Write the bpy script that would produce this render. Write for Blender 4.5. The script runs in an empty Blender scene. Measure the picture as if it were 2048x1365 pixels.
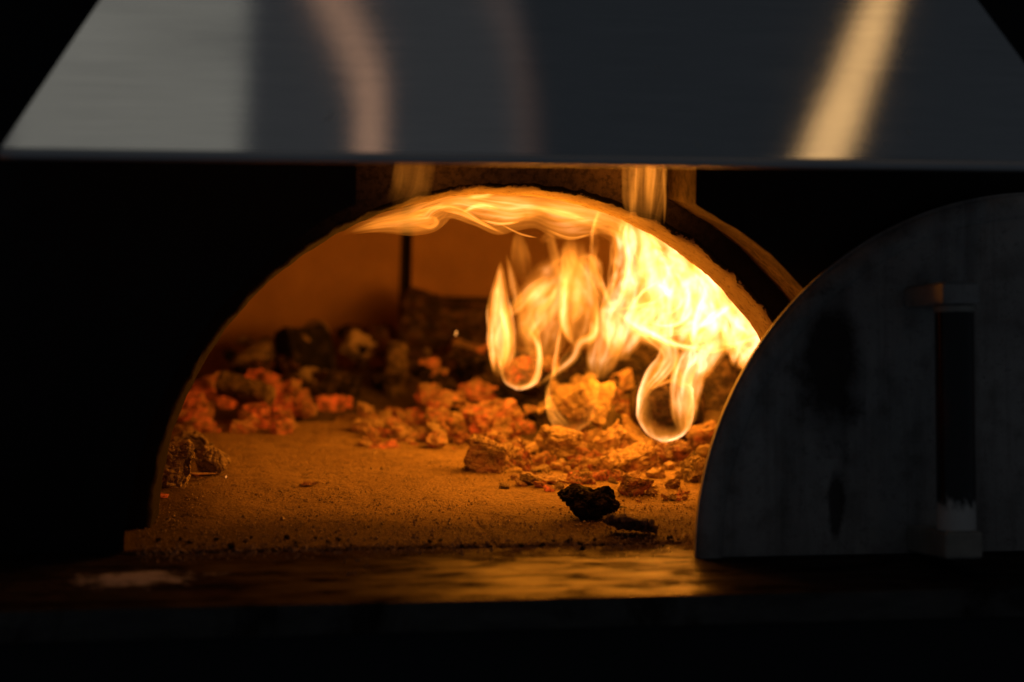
import bpy, bmesh, math, random
import numpy as np
from mathutils import Vector, Matrix, noise

random.seed(7); np.random.seed(7)
PI = math.pi
scene = bpy.context.scene
C = scene.collection

# ------------------------------------------------------------------ camera
FPX = 4400.0                                   # focal length in photo pixels (2048 wide)
CAM = Vector((-0.353, -1.837, 0.3828))
YAW, PIT, ROL = 0.1829, 0.110, 0.0178
_f = Vector((math.sin(YAW) * math.cos(PIT), math.cos(YAW) * math.cos(PIT), -math.sin(PIT)))
_r = Vector((math.cos(YAW), -math.sin(YAW), 0)); _u = _r.cross(_f)
_c, _s = math.cos(ROL), math.sin(ROL)
RGT, UPV, FWD = _r * _c + _u * _s, _u * _c - _r * _s, _f
cd = bpy.data.cameras.new('camera'); cam = bpy.data.objects.new('camera', cd); C.objects.link(cam)
cam.matrix_world = Matrix(((RGT.x, UPV.x, -FWD.x, CAM.x), (RGT.y, UPV.y, -FWD.y, CAM.y), (RGT.z, UPV.z, -FWD.z, CAM.z), (0, 0, 0, 1)))
cd.sensor_width = 36; cd.lens = FPX / 2048 * 36; cd.clip_start = 0.02; cd.clip_end = 50
cd.dof.use_dof = True; cd.dof.focus_distance = 2.07; cd.dof.aperture_fstop = 3.0
scene.camera = cam

def ray(px, py):
    return FWD + RGT * ((px - 1024) / FPX) - UPV * ((py - 682.5) / FPX)
def at(px, py, Y):                             # the point at depth Y of the oven seen there
    d = ray(px, py); return CAM + d * ((Y - CAM.y) / d.y)
def floor_at(px, py, z=0.0):
    d = ray(px, py); return CAM + d * ((z - CAM.z) / d.z)
def mpp(P):                                    # metres for one photo pixel at P
    return (P - CAM).dot(FWD) / FPX

# ------------------------------------------------------------------ world, exposure
w = bpy.data.worlds.new('World'); scene.world = w; w.use_nodes = True
bg = w.node_tree.nodes['Background']; bg.inputs[0].default_value = (0.70, 0.83, 1.0, 1); bg.inputs[1].default_value = 0.028
vs = scene.view_settings
vs.view_transform = 'Standard'; vs.look = 'None'; vs.exposure = 0; vs.gamma = 1; vs.use_curve_mapping = False
cy = scene.cycles
cy.transparent_max_bounces = 64; cy.max_bounces = 8; cy.diffuse_bounces = 3; cy.glossy_bounces = 3
cy.caustics_reflective = False; cy.caustics_refractive = False; cy.sample_clamp_indirect = 4
cy.use_denoising = True

# ------------------------------------------------------------------ hood plane (needed by the lamps it mirrors)
HY, HZ, HXL, HXR = -0.22, 0.3402, -0.4283, 0.4089
HSL = 0.55                                     # metres the hood face leans back per metre of height
HN = Vector((0, -1, HSL)).normalized()
def hood_pt(px, py):
    d = ray(px, py); B = Vector((0, HY, HZ)); return CAM + d * ((B - CAM).dot(HN) / d.dot(HN))
def hood_mirror(px, py, dist):
    P = hood_pt(px, py); d = (P - CAM).normalized(); d = d - HN * (2 * d.dot(HN)); return P + d * dist

def area_lamp(name, A, B, width, rad, col, look):
    mid = (A + B) / 2; ax = (B - A); L = ax.length; ax.normalize()
    zz = (mid - look).normalized()             # lamp shines along -z, towards look
    zz = (zz - ax * zz.dot(ax)).normalized(); yy = zz.cross(ax)
    ld = bpy.data.lights.new(name, 'AREA'); ld.shape = 'RECTANGLE'; ld.size = L; ld.size_y = width
    ld.energy = rad * PI * L * width; ld.color = col
    o = bpy.data.objects.new(name, ld); C.objects.link(o)
    o.matrix_world = Matrix(((ax.x, yy.x, zz.x, mid.x), (ax.y, yy.y, zz.y, mid.y), (ax.z, yy.z, zz.z, mid.z), (0, 0, 0, 1)))
    return o
def strip(name, pts, dist, wpx, rad, col):  # unseen area lamps added out of view, shaped to mirror as bands in the hood
    look = hood_pt(1024, 150)
    for k in range(len(pts) - 1):
        P0, P1 = hood_mirror(*pts[k], dist), hood_mirror(*pts[k + 1], dist)
        w0 = (hood_mirror(pts[k][0] + wpx, pts[k][1], dist) - P0).length
        area_lamp(name, P0, P1, w0, rad, col, look)
strip('pale_reflection_lamp', [(250, -160), (262, 60), (240, 460)], 1.3, 472, 0.20, (1.0, 0.97, 0.83))  # added for the pale patch mirrored in the hood's left
strip('amber_reflection_lamp', [(585, -160), (694, 60), (746, 180), (752, 460)], 1.3, 56, 0.42, (1.0, 0.53, 0.30))
strip('brown_reflection_lamp', [(905, -160), (1010, 60), (1036, 180), (1050, 460)], 1.3, 40, 0.05, (1.0, 0.5, 0.3))
strip('gold_reflection_lamp', [(1822, -160), (1740, 70)], 1.3, 52, 1.2, (1.0, 0.58, 0.22))
strip('gold_reflection_lamp', [(1742, 64), (1690, 230)], 1.3, 66, 1.2, (1.0, 0.58, 0.22))
strip('gold_reflection_lamp', [(1692, 224), (1610, 460)], 1.3, 84, 1.2, (1.0, 0.58, 0.22))
strip('grey_reflection_lamp', [(760, -160), (760, 460)], 1.4, 540, 0.024, (1.0, 0.97, 0.95))  # dim lamp added to turn the hood's middle a neutral grey

# ------------------------------------------------------------------ node helpers
def mat(name):
    m = bpy.data.materials.new(name); m.use_nodes = True
    nt = m.node_tree; nt.nodes.clear()
    return m, nt
def N(nt, typ, ins=None, **kw):
    n = nt.nodes.new(typ)
    for k, v in kw.items(): setattr(n, k, v)
    for k, v in (ins or {}).items():
        if isinstance(v, bpy.types.NodeSocket): nt.links.new(v, n.inputs[k])
        else: n.inputs[k].default_value = v
    return n
def ramp(nt, fac, stops):
    n = N(nt, 'ShaderNodeValToRGB', {0: fac}); cr = n.color_ramp
    while len(cr.elements) < len(stops): cr.elements.new(0.5)
    for e, (p, c) in zip(cr.elements, stops):
        e.position = p; e.color = (c, c, c, 1) if not hasattr(c, '__len__') else (*c, 1)
    return n.outputs[0]
def mth(nt, op, a, b=0.0, clamp=False):
    n = N(nt, 'ShaderNodeMath', {0: a, 1: b}, operation=op); n.use_clamp = clamp; return n.outputs[0]
def mix(nt, f, a, b, blend='MIX'):
    n = nt.nodes.new('ShaderNodeMix'); n.data_type = 'RGBA'; n.blend_type = blend
    for k, v in ((0, f), (6, a), (7, b)):
        if isinstance(v, bpy.types.NodeSocket): nt.links.new(v, n.inputs[k])
        else: n.inputs[k].default_value = v if k == 0 else (*v, 1)
    return n.outputs[2]
def noi(nt, co, scale, detail=4, rough=0.6, dist=0.0):
    return N(nt, 'ShaderNodeTexNoise', {'Vector': co, 'Scale': scale, 'Detail': detail, 'Roughness': rough, 'Distortion': dist}).outputs[0]
def obco(nt, sc=(1, 1, 1)):
    t = N(nt, 'ShaderNodeTexCoord')
    return N(nt, 'ShaderNodeMapping', {'Vector': t.outputs['Object'], 'Scale': sc}).outputs[0]
def finish(nt, bsdf):
    o = N(nt, 'ShaderNodeOutputMaterial'); nt.links.new(bsdf.outputs[0], o.inputs[0])
def rough_mat(name, cols, scale=8, rough=0.85, bump=0.3, bscale=60, metal=0, stretch=(1, 1, 1), spec=0.3, bdist=0.003):
    m, nt = mat(name); co = obco(nt, stretch)
    n1 = noi(nt, co, scale, 8, 0.65)
    c = ramp(nt, n1, [(0.3, cols[0]), (0.7, cols[1])])
    n2 = noi(nt, co, bscale, 8, 0.7)
    b = N(nt, 'ShaderNodeBump', {'Strength': bump, 'Distance': bdist, 'Height': n2})
    p = N(nt, 'ShaderNodeBsdfPrincipled', {'Base Color': c, 'Roughness': rough, 'Metallic': metal, 'Specular IOR Level': spec, 'Normal': b.outputs[0]})
    finish(nt, p); return m

# ------------------------------------------------------------------ materials
M = {}
M['facade'] = rough_mat('sooty_black_paint', ((0.003, 0.003, 0.0035), (0.010, 0.010, 0.011)), 12, 0.75, 0.35, 140)
M['back_plate'] = rough_mat('flue_refractory', ((0.05, 0.036, 0.026), (0.14, 0.10, 0.072)), 40, 0.95, 0.8, 220)
M['soil'] = rough_mat('dark_cavity', ((0.01, 0.007, 0.005), (0.02, 0.014, 0.01)), 8, 1.0)

def facade_mat():
    # black paint outside; rough cast refractory inside the reveal (faces that do not look forward)
    m, nt = mat('reveal_cast'); co = obco(nt)
    n1 = noi(nt, co, 90, 6, 0.75); n2 = noi(nt, co, 14, 5)
    c = mix(nt, ramp(nt, n2, [(0.35, 0.0), (0.65, 1.0)]), (0.09, 0.062, 0.044), (0.21, 0.15, 0.10))
    c = mix(nt, ramp(nt, n1, [(0.40, 0.3), (0.56, 1.0)]), (0.03, 0.022, 0.017), c)
    sep = N(nt, 'ShaderNodeSeparateXYZ', {0: co})
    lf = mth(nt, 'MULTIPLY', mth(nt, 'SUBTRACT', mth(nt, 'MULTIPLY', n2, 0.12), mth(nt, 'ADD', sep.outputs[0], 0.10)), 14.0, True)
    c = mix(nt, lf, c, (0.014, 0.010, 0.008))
    b = N(nt, 'ShaderNodeBump', {'Strength': 0.8, 'Distance': 0.004, 'Height': n1})
    p = N(nt, 'ShaderNodeBsdfPrincipled', {'Base Color': c, 'Roughness': 0.95, 'Specular IOR Level': 0.1, 'Normal': b.outputs[0]})
    finish(nt, p); return m
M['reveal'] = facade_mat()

D1, D2, RF, RI, RB, ZC = 0.0988, 0.1562, 0.34, 0.3171, 0.3084, -0.0136
def ring_mat():
    m, nt = mat('arch_refractory'); t = N(nt, 'ShaderNodeTexCoord'); co = t.outputs['Object']
    sep = N(nt, 'ShaderNodeSeparateXYZ', {0: co})
    fine = noi(nt, co, 160, 8, 0.75); mid = noi(nt, co, 26, 6, 0.7)
    # soot fringe: creeps a few millimetres round the front arris
    d = mth(nt, 'SUBTRACT', sep.outputs[1], D1)
    fr = mth(nt, 'SUBTRACT', mth(nt, 'MULTIPLY', mth(nt, 'ADD', fine, mid), 0.022), 0.0165)
    soot = mth(nt, 'MULTIPLY', mth(nt, 'SUBTRACT', fr, d), 700.0, True)
    c = mix(nt, ramp(nt, mid, [(0.3, 0.0), (0.7, 1.0)]), (0.30, 0.21, 0.14), (0.46, 0.36, 0.26))
    c = mix(nt, ramp(nt, fine, [(0.38, 0.7), (0.46, 0.0)]), c, (0.10, 0.06, 0.04))
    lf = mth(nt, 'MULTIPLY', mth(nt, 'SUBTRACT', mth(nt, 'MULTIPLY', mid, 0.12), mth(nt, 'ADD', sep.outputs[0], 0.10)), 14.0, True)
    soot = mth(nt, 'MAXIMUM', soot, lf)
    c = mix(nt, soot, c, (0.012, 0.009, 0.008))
    b = N(nt, 'ShaderNodeBump', {'Strength': 0.6, 'Distance': 0.003, 'Height': fine})
    p = N(nt, 'ShaderNodeBsdfPrincipled', {'Base Color': c, 'Roughness': 0.95, 'Specular IOR Level': 0.1, 'Normal': b.outputs[0]})
    finish(nt, p); return m
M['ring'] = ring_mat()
def ringface_mat():
    m, nt = mat('sooty_arch_face'); co = obco(nt)
    mid = noi(nt, co, 18, 6, 0.7); fine = noi(nt, co, 150, 6, 0.7)
    sep = N(nt, 'ShaderNodeSeparateXYZ', {0: co})
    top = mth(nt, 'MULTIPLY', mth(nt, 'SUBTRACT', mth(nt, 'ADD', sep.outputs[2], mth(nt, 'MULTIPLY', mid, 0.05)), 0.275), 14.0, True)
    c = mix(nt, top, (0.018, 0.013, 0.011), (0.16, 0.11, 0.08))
    c = mix(nt, ramp(nt, fine, [(0.4, 0.6), (0.55, 0.0)]), c, (0.010, 0.008, 0.007))
    b = N(nt, 'ShaderNodeBump', {'Strength': 0.5, 'Distance': 0.002, 'Height': fine})
    p = N(nt, 'ShaderNodeBsdfPrincipled', {'Base Color': c, 'Roughness': 0.85, 'Specular IOR Level': 0.25, 'Normal': b.outputs[0]})
    finish(nt, p); return m
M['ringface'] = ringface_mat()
M['wall'] = rough_mat('dome_refractory', ((0.12, 0.070, 0.034), (0.25, 0.15, 0.075)), 4, 0.95, 0.25, 40, spec=0.1)

def hearth_mat():
    m, nt = mat('ashy_hearth_stone'); t = N(nt, 'ShaderNodeTexCoord'); g = N(nt, 'ShaderNodeNewGeometry'); co = g.outputs['Position']
    big = noi(nt, co, 7, 6, 0.6); med = noi(nt, co, 45, 8, 0.7); fine = noi(nt, co, 320, 6, 0.75)
    vor = N(nt, 'ShaderNodeTexVoronoi', {'Vector': co, 'Scale': 260.0}).outputs[0]
    c = mix(nt, ramp(nt, big, [(0.3, 0.0), (0.7, 1.0)]), (0.26, 0.175, 0.09), (0.42, 0.295, 0.155))
    c = mix(nt, ramp(nt, med, [(0.34, 0.6), (0.5, 0.0)]), c, (0.13, 0.09, 0.06))
    c = mix(nt, ramp(nt, fine, [(0.34, 0.6), (0.44, 0.0)]), c, (0.09, 0.065, 0.045))
    sp = N(nt, 'ShaderNodeSeparateXYZ', {0: co})
    dirt_shade = mth(nt, 'MULTIPLY', mth(nt, 'SUBTRACT', mth(nt, 'MULTIPLY', mth(nt, 'ADD', big, med), 0.20), mth(nt, 'ADD', sp.outputs[1], 0.01)), 9.0, True)  # sooty dirt at the front, with the fading firelight painted in as darkening
    left_shade = mth(nt, 'MULTIPLY', mth(nt, 'SUBTRACT', mth(nt, 'MULTIPLY', big, 0.10), mth(nt, 'ADD', sp.outputs[0], 0.275)), 16.0, True)  # shade by the left arch foot, painted into the floor colour
    dirt_shade = mth(nt, 'MAXIMUM', dirt_shade, left_shade)
    c = mix(nt, mth(nt, 'MULTIPLY', dirt_shade, 0.85), c, (0.05, 0.028, 0.016))
    h = mth(nt, 'ADD', mth(nt, 'MULTIPLY', fine, 0.8), mth(nt, 'MULTIPLY', mth(nt, 'SUBTRACT', 1.0, vor), 0.5))
    h = mth(nt, 'ADD', h, mth(nt, 'MULTIPLY', med, 1.6))
    b = N(nt, 'ShaderNodeBump', {'Strength': 1.0, 'Distance': 0.006, 'Height': h})
    p = N(nt, 'ShaderNodeBsdfPrincipled', {'Base Color': c, 'Roughness': 0.95, 'Specular IOR Level': 0.12, 'Normal': b.outputs[0]})
    finish(nt, p); return m
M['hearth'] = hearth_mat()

def shelf_mat():
    m, nt = mat('greasy_steel_shelf'); g = N(nt, 'ShaderNodeNewGeometry'); co = g.outputs['Position']
    st = N(nt, 'ShaderNodeMapping', {'Vector': co, 'Scale': (3, 22, 10)}).outputs[0]
    n1 = noi(nt, st, 3.0, 8, 0.7); n2 = noi(nt, co, 60, 8, 0.75); n3 = noi(nt, co, 9, 6, 0.65)
    c = mix(nt, ramp(nt, n1, [(0.35, 0.0), (0.65, 1.0)]), (0.008, 0.006, 0.005), (0.022, 0.015, 0.011))
    c = mix(nt, ramp(nt, n2, [(0.38, 0.9), (0.5, 0.0)]), c, (0.010, 0.008, 0.007))
    c = mix(nt, ramp(nt, n3, [(0.35, 0.8), (0.52, 0.0)]), c, (0.014, 0.010, 0.008))
    # spilled flour-like ash near the left front, with ragged edges
    q = N(nt, 'ShaderNodeVectorMath', {0: co, 1: tuple(-floor_at(285, 1150))}, operation='ADD').outputs[0]
    q = N(nt, 'ShaderNodeMapping', {'Vector': q, 'Scale': (13, 22, 1), 'Rotation': (0, 0, 0.15)}).outputs[0]
    ln = N(nt, 'ShaderNodeVectorMath', {0: q}, operation='LENGTH').outputs['Value']
    a = mth(nt, 'SUBTRACT', mth(nt, 'ADD', mth(nt, 'MULTIPLY', n2, 1.1), mth(nt, 'MULTIPLY', n3, 0.9)), mth(nt, 'MULTIPLY', ln, 0.55))
    ash = ramp(nt, a, [(0.62, 0.0), (0.85, 1.0)])
    c = mix(nt, ash, c, (0.42, 0.38, 0.35))
    sp = N(nt, 'ShaderNodeSeparateXYZ', {0: co})
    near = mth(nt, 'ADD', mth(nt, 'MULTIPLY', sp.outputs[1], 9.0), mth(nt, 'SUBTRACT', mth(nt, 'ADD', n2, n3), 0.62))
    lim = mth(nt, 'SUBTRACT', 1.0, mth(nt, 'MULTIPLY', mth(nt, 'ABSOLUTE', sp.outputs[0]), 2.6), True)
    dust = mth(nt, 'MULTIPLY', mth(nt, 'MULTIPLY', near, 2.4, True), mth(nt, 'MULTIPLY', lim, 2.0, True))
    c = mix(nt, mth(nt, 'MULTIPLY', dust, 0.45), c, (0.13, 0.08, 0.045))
    r = mth(nt, 'ADD', ramp(nt, n3, [(0.3, 0.20), (0.7, 0.5)]), mth(nt, 'MULTIPLY', n2, 0.15), True)
    b = N(nt, 'ShaderNodeBump', {'Strength': 0.45, 'Distance': 0.002, 'Height': mth(nt, 'ADD', n2, n1)})
    df = N(nt, 'ShaderNodeBsdfDiffuse', {'Color': c, 'Roughness': 0.5, 'Normal': b.outputs[0]})
    gl = N(nt, 'ShaderNodeBsdfGlossy', {'Color': (0.8, 0.75, 0.7, 1), 'Roughness': r, 'Normal': b.outputs[0]})
    bl = noi(nt, N(nt, 'ShaderNodeMapping', {'Vector': co, 'Scale': (16, 42, 10)}).outputs[0], 1.0, 6, 0.65, 0.5)
    blot = ramp(nt, bl, [(0.38, 0.12), (0.52, 1.0)])
    ff_ = mth(nt, 'MULTIPLY', mth(nt, 'MULTIPLY', mth(nt, 'SUBTRACT', 1.0, mth(nt, 'MAXIMUM', ash, dust)), ramp(nt, n1, [(0.35, 0.035), (0.7, 0.115)])), blot)
    p = N(nt, 'ShaderNodeMixShader', {0: ff_, 1: df.outputs[0], 2: gl.outputs[0]})
    finish(nt, p); return m
M['shelf'] = shelf_mat()
M['front'] = rough_mat('black_front_panel', ((0.004, 0.0045, 0.006), (0.008, 0.009, 0.011)), 6, 0.6, 0.1)

def steel_mat():
    m, nt = mat('brushed_stainless'); uv = N(nt, 'ShaderNodeUVMap', uv_map='UVMap').outputs[0]
    st = N(nt, 'ShaderNodeMapping', {'Vector': uv, 'Scale': (10, 1000, 1)}).outputs[0]
    st2 = N(nt, 'ShaderNodeMapping', {'Vector': uv, 'Scale': (50, 1700, 1)}).outputs[0]
    n1 = noi(nt, st, 1.0, 6, 0.7); n2 = noi(nt, st2, 1.0, 3, 0.6); n3 = noi(nt, uv, 3.5, 3)
    h = mth(nt, 'ADD', n1, mth(nt, 'MULTIPLY', n2, 0.6))
    b = N(nt, 'ShaderNodeBump', {'Strength': 0.026, 'Distance': 0.0005, 'Height': h})
    r = mth(nt, 'ADD', ramp(nt, n1, [(0.3, 0.035), (0.7, 0.07)]), mth(nt, 'MULTIPLY', n3, 0.03))
    c = mix(nt, ramp(nt, n1, [(0.3, 0.0), (0.7, 1.0)]), (0.44, 0.44, 0.44), (0.64, 0.63, 0.62))
    tg = N(nt, 'ShaderNodeTangent', direction_type='UV_MAP', uv_map='UVMap')
    p = N(nt, 'ShaderNodeBsdfPrincipled', {'Base Color': c, 'Metallic': 1.0, 'Roughness': r, 'Anisotropic': 0.8, 'Anisotropic Rotation': 0.25, 'Tangent': tg.outputs[0], 'Normal': b.outputs[0]})
    finish(nt, p); return m
M['steel'] = steel_mat()
m, nt = mat('polished_hem'); p = N(nt, 'ShaderNodeBsdfPrincipled', {'Base Color': (0.55, 0.55, 0.56, 1), 'Metallic': 1.0, 'Roughness': 0.42}); finish(nt, p); M['hem'] = m

def door_mat():
    m, nt = mat('cast_iron_door'); co = obco(nt)
    n1 = noi(nt, co, 7, 8, 0.65); n2 = noi(nt, co, 120, 8, 0.75); n3 = noi(nt, co, 30, 6, 0.7)
    st = N(nt, 'ShaderNodeMapping', {'Vector': co, 'Scale': (40, 1, 2.5)}).outputs[0]
    n4 = noi(nt, st, 1.0, 6, 0.7)
    c = mix(nt, ramp(nt, n1, [(0.3, 0.0), (0.7, 1.0)]), (0.28, 0.27, 0.26), (0.50, 0.48, 0.455))
    c = mix(nt, ramp(nt, n4, [(0.48, 0.0), (0.75, 0.6)]), c, (0.09, 0.075, 0.065))
    c = mix(nt, ramp(nt, n3, [(0.5, 0.0), (0.68, 0.55)]), c, (0.10, 0.085, 0.07))
    c = mix(nt, ramp(nt, n2, [(0.34, 0.4), (0.47, 0.0)]), c, (0.07, 0.065, 0.06))
    # a burnt oval stain left of the handle and a dribble below it
    q = N(nt, 'ShaderNodeMapping', {'Vector': co, 'Location': (0.195, 0, -0.165), 'Rotation': (0, 0, 0)}).outputs[0]
    q = N(nt, 'ShaderNodeMapping', {'Vector': q, 'Scale': (26, 0, 11)}).outputs[0]
    ln = N(nt, 'ShaderNodeVectorMath', {0: q}, operation='LENGTH').outputs['Value']
    a = mth(nt, 'SUBTRACT', mth(nt, 'ADD', mth(nt, 'MULTIPLY', n3, 0.9), mth(nt, 'MULTIPLY', n1, 0.5)), mth(nt, 'MULTIPLY', ln, 0.75))
    c = mix(nt, ramp(nt, a, [(0.0, 0.0), (0.35, 0.92)]), c, (0.016, 0.010, 0.008))
    q2 = N(nt, 'ShaderNodeMapping', {'Vector': co, 'Location': (0.192, 0, -0.045)}).outputs[0]
    q2 = N(nt, 'ShaderNodeMapping', {'Vector': q2, 'Scale': (110, 0, 24)}).outputs[0]
    l2 = N(nt, 'ShaderNodeVectorMath', {0: q2}, operation='LENGTH').outputs['Value']
    a2 = mth(nt, 'SUBTRACT', mth(nt, 'MULTIPLY', n3, 1.3), mth(nt, 'MULTIPLY', l2, 0.75))
    c = mix(nt, ramp(nt, a2, [(0.0, 0.0), (0.3, 0.85)]), c, (0.03, 0.022, 0.018))
    b = N(nt, 'ShaderNodeBump', {'Strength': 0.35, 'Distance': 0.002, 'Height': mth(nt, 'ADD', n2, n3)})
    p = N(nt, 'ShaderNodeBsdfPrincipled', {'Base Color': c, 'Roughness': 0.62, 'Metallic': 0.25, 'Specular IOR Level': 0.35, 'Normal': b.outputs[0]})
    finish(nt, p); return m
M['door'] = door_mat()
def handle_mat():
    m, nt = mat('scorched_handle_tube'); co = obco(nt)
    sep = N(nt, 'ShaderNodeSeparateXYZ', {0: co})
    st = N(nt, 'ShaderNodeMapping', {'Vector': co, 'Scale': (1, 1, 0.35)}).outputs[0]
    n1 = noi(nt, st, 160, 6, 0.7)
    k = mth(nt, 'SUBTRACT', mth(nt, 'MULTIPLY', n1, 0.05), mth(nt, 'SUBTRACT', sep.outputs[2], 0.0))
    white = mth(nt, 'MULTIPLY', mth(nt, 'ADD', k, mth(nt, 'MULTIPLY', mth(nt, 'SUBTRACT', noi(nt, co, 420, 4, 0.7), 0.5), 0.012)), 110.0, True)
    rd = ramp(nt, noi(nt, st, 28, 4), [(0.4, 0.0), (0.65, 1.0)])
    rz = mth(nt, 'SUBTRACT', 1.0, mth(nt, 'MULTIPLY', mth(nt, 'ABSOLUTE', mth(nt, 'SUBTRACT', sep.outputs[2], 0.11)), 16.0), True)
    c0 = mix(nt, mth(nt, 'MULTIPLY', rd, rz), (0.010, 0.009, 0.009), (0.10, 0.014, 0.006))  # reddish reflection painted as colour round the middle of the tube
    c = mix(nt, white, c0, (0.55, 0.53, 0.50))
    r = mth(nt, 'ADD', 0.2, mth(nt, 'MULTIPLY', white, 0.6))
    p = N(nt, 'ShaderNodeBsdfPrincipled', {'Base Color': c, 'Roughness': r}); finish(nt, p); return m
M['handle'] = handle_mat()
M['bracket'] = rough_mat('chalky_bracket', ((0.20, 0.185, 0.16), (0.42, 0.39, 0.34)), 25, 0.8, 0.3, 120)

def coal_mat(name, dark, ash, ash_amt, glow, glow_col=(1.0, 0.085, 0.006), u=1.0):
    m, nt = mat(name); tc = N(nt, 'ShaderNodeTexCoord'); oi = N(nt, 'ShaderNodeObjectInfo')
    lo = N(nt, 'ShaderNodeVectorMath', {0: oi.outputs['Location'], 3: 41.0}, operation='SCALE').outputs[0]
    off = N(nt, 'ShaderNodeVectorMath', {0: tc.outputs['Object'], 1: lo}, operation='ADD').outputs[0]
    n1 = noi(nt, off, 3.2 * u, 6, 0.65); n2 = noi(nt, off, 13.0 * u, 8, 0.75)
    st = N(nt, 'ShaderNodeMapping', {'Vector': tc.outputs['Object'], 'Scale': (2.2 * u, 6 * u, 6 * u)}).outputs[0]
    wv = N(nt, 'ShaderNodeTexNoise', {'Vector': off, 'Scale': 4.5 * u, 'Detail': 4.0}).outputs[1]
    wv = N(nt, 'ShaderNodeVectorMath', {0: wv, 3: 1.6}, operation='SCALE').outputs[0]
    st = N(nt, 'ShaderNodeVectorMath', {0: st, 1: wv}, operation='ADD').outputs[0]
    vo = N(nt, 'ShaderNodeTexVoronoi', {'Vector': st, 'Scale': 1.0}, feature='DISTANCE_TO_EDGE').outputs[0]
    crack = mth(nt, 'MAXIMUM', ramp(nt, vo, [(0.0, 0.0), (0.07, 1.0)]), ramp(nt, n1, [(0.42, 0.0), (0.56, 1.0)]))
    lim = 1 - ash_amt
    a = ramp(nt, mth(nt, 'ADD', mth(nt, 'MULTIPLY', n1, 0.85), mth(nt, 'MULTIPLY', n2, 0.15)), [(max(0, lim - 0.22) * 0.6 + 0.2, 0.0), (lim * 0.6 + 0.28, 1.0)])
    c = mix(nt, a, dark, ash)
    c = mix(nt, crack, dark, c)
    rv = N(nt, 'ShaderNodeMath', {0: mth(nt, 'FRACT', mth(nt, 'MULTIPLY', oi.outputs['Random'], 7.31)), 1: 0.5, 2: 0.62}, operation='MULTIPLY_ADD').outputs[0]
    c = mix(nt, 1.0, c, N(nt, 'ShaderNodeCombineColor', {0: rv, 1: rv, 2: rv}).outputs[0], 'MULTIPLY')
    gr = noi(nt, N(nt, 'ShaderNodeMapping', {'Vector': off, 'Scale': (2.5 * u, 17 * u, 17 * u)}).outputs[0], 1.0, 5, 0.6)
    h = mth(nt, 'ADD', mth(nt, 'MULTIPLY', crack, 0.55), mth(nt, 'ADD', mth(nt, 'MULTIPLY', gr, 0.7), mth(nt, 'MULTIPLY', n2, 0.3)))
    b = N(nt, 'ShaderNodeBump', {'Strength': 0.65, 'Distance': 0.08 if u == 1.0 else 0.004, 'Height': h})
    p = N(nt, 'ShaderNodeBsdfPrincipled', {'Base Color': c, 'Roughness': 0.92, 'Specular IOR Level': 0.15, 'Normal': b.outputs[0]})
    if glow > 0:
        g = ramp(nt, noi(nt, off, 3.6 * u, 5, 0.6), [(0.40, 0.02), (0.54, 0.35), (0.72, 1.25)])
        g = mth(nt, 'MULTIPLY', g, mth(nt, 'ADD', 0.15, mth(nt, 'MULTIPLY', oi.outputs['Random'], 1.5)))
        g = mth(nt, 'MULTIPLY', g, mth(nt, 'SUBTRACT', 1.05, mth(nt, 'MULTIPLY', n2, 0.35)))
        p.inputs['Emission Color'].default_value = (*glow_col, 1)
        nt.links.new(mth(nt, 'MULTIPLY', g, glow), p.inputs['Emission Strength'])
    m.cycles.emission_sampling = 'NONE'
    finish(nt, p); return m
M['hot'] = coal_mat('glowing_ember', (0.04, 0.025, 0.018), (0.30, 0.19, 0.13), 0.6, 0.62)
M['warm'] = coal_mat('warm_ember', (0.04, 0.026, 0.02), (0.40, 0.29, 0.20), 0.6, 0.40)
M['ash'] = coal_mat('ash_coated_coal', (0.05, 0.035, 0.025), (0.58, 0.43, 0.29), 0.85, 0.12)
M['grey'] = coal_mat('grey_ash_lump', (0.09, 0.07, 0.05), (0.50, 0.38, 0.26), 0.85, 0.0)
M['black'] = coal_mat('dead_charcoal', (0.008, 0.006, 0.006), (0.10, 0.07, 0.055), 0.35, 0.0)
M['char'] = coal_mat('charred_log', (0.012, 0.009, 0.008), (0.10, 0.07, 0.05), 0.35, 0.03)
M['logchar'] = coal_mat('charred_log_bark', (0.012, 0.009, 0.008), (0.10, 0.07, 0.05), 0.35, 0.03, u=22.0)
M['logblack'] = coal_mat('black_log_bark', (0.006, 0.005, 0.005), (0.03, 0.022, 0.018), 0.25, 0.0, u=22.0)
M['loggrey'] = coal_mat('ashy_stick_bark', (0.03, 0.024, 0.018), (0.17, 0.125, 0.085), 0.5, 0.0, u=30.0)
M['bark'] = coal_mat('bark', (0.05, 0.04, 0.036), (0.34, 0.27, 0.24), 0.7, 0.0)
M['bed'] = rough_mat('char_dust', ((0.02, 0.014, 0.01), (0.10, 0.07, 0.05)), 40, 0.95, 0.8, 180)
M['crumb'] = rough_mat('ash_crumbs', ((0.16, 0.12, 0.08), (0.48, 0.37, 0.25)), 60, 0.95, 0.2)

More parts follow.
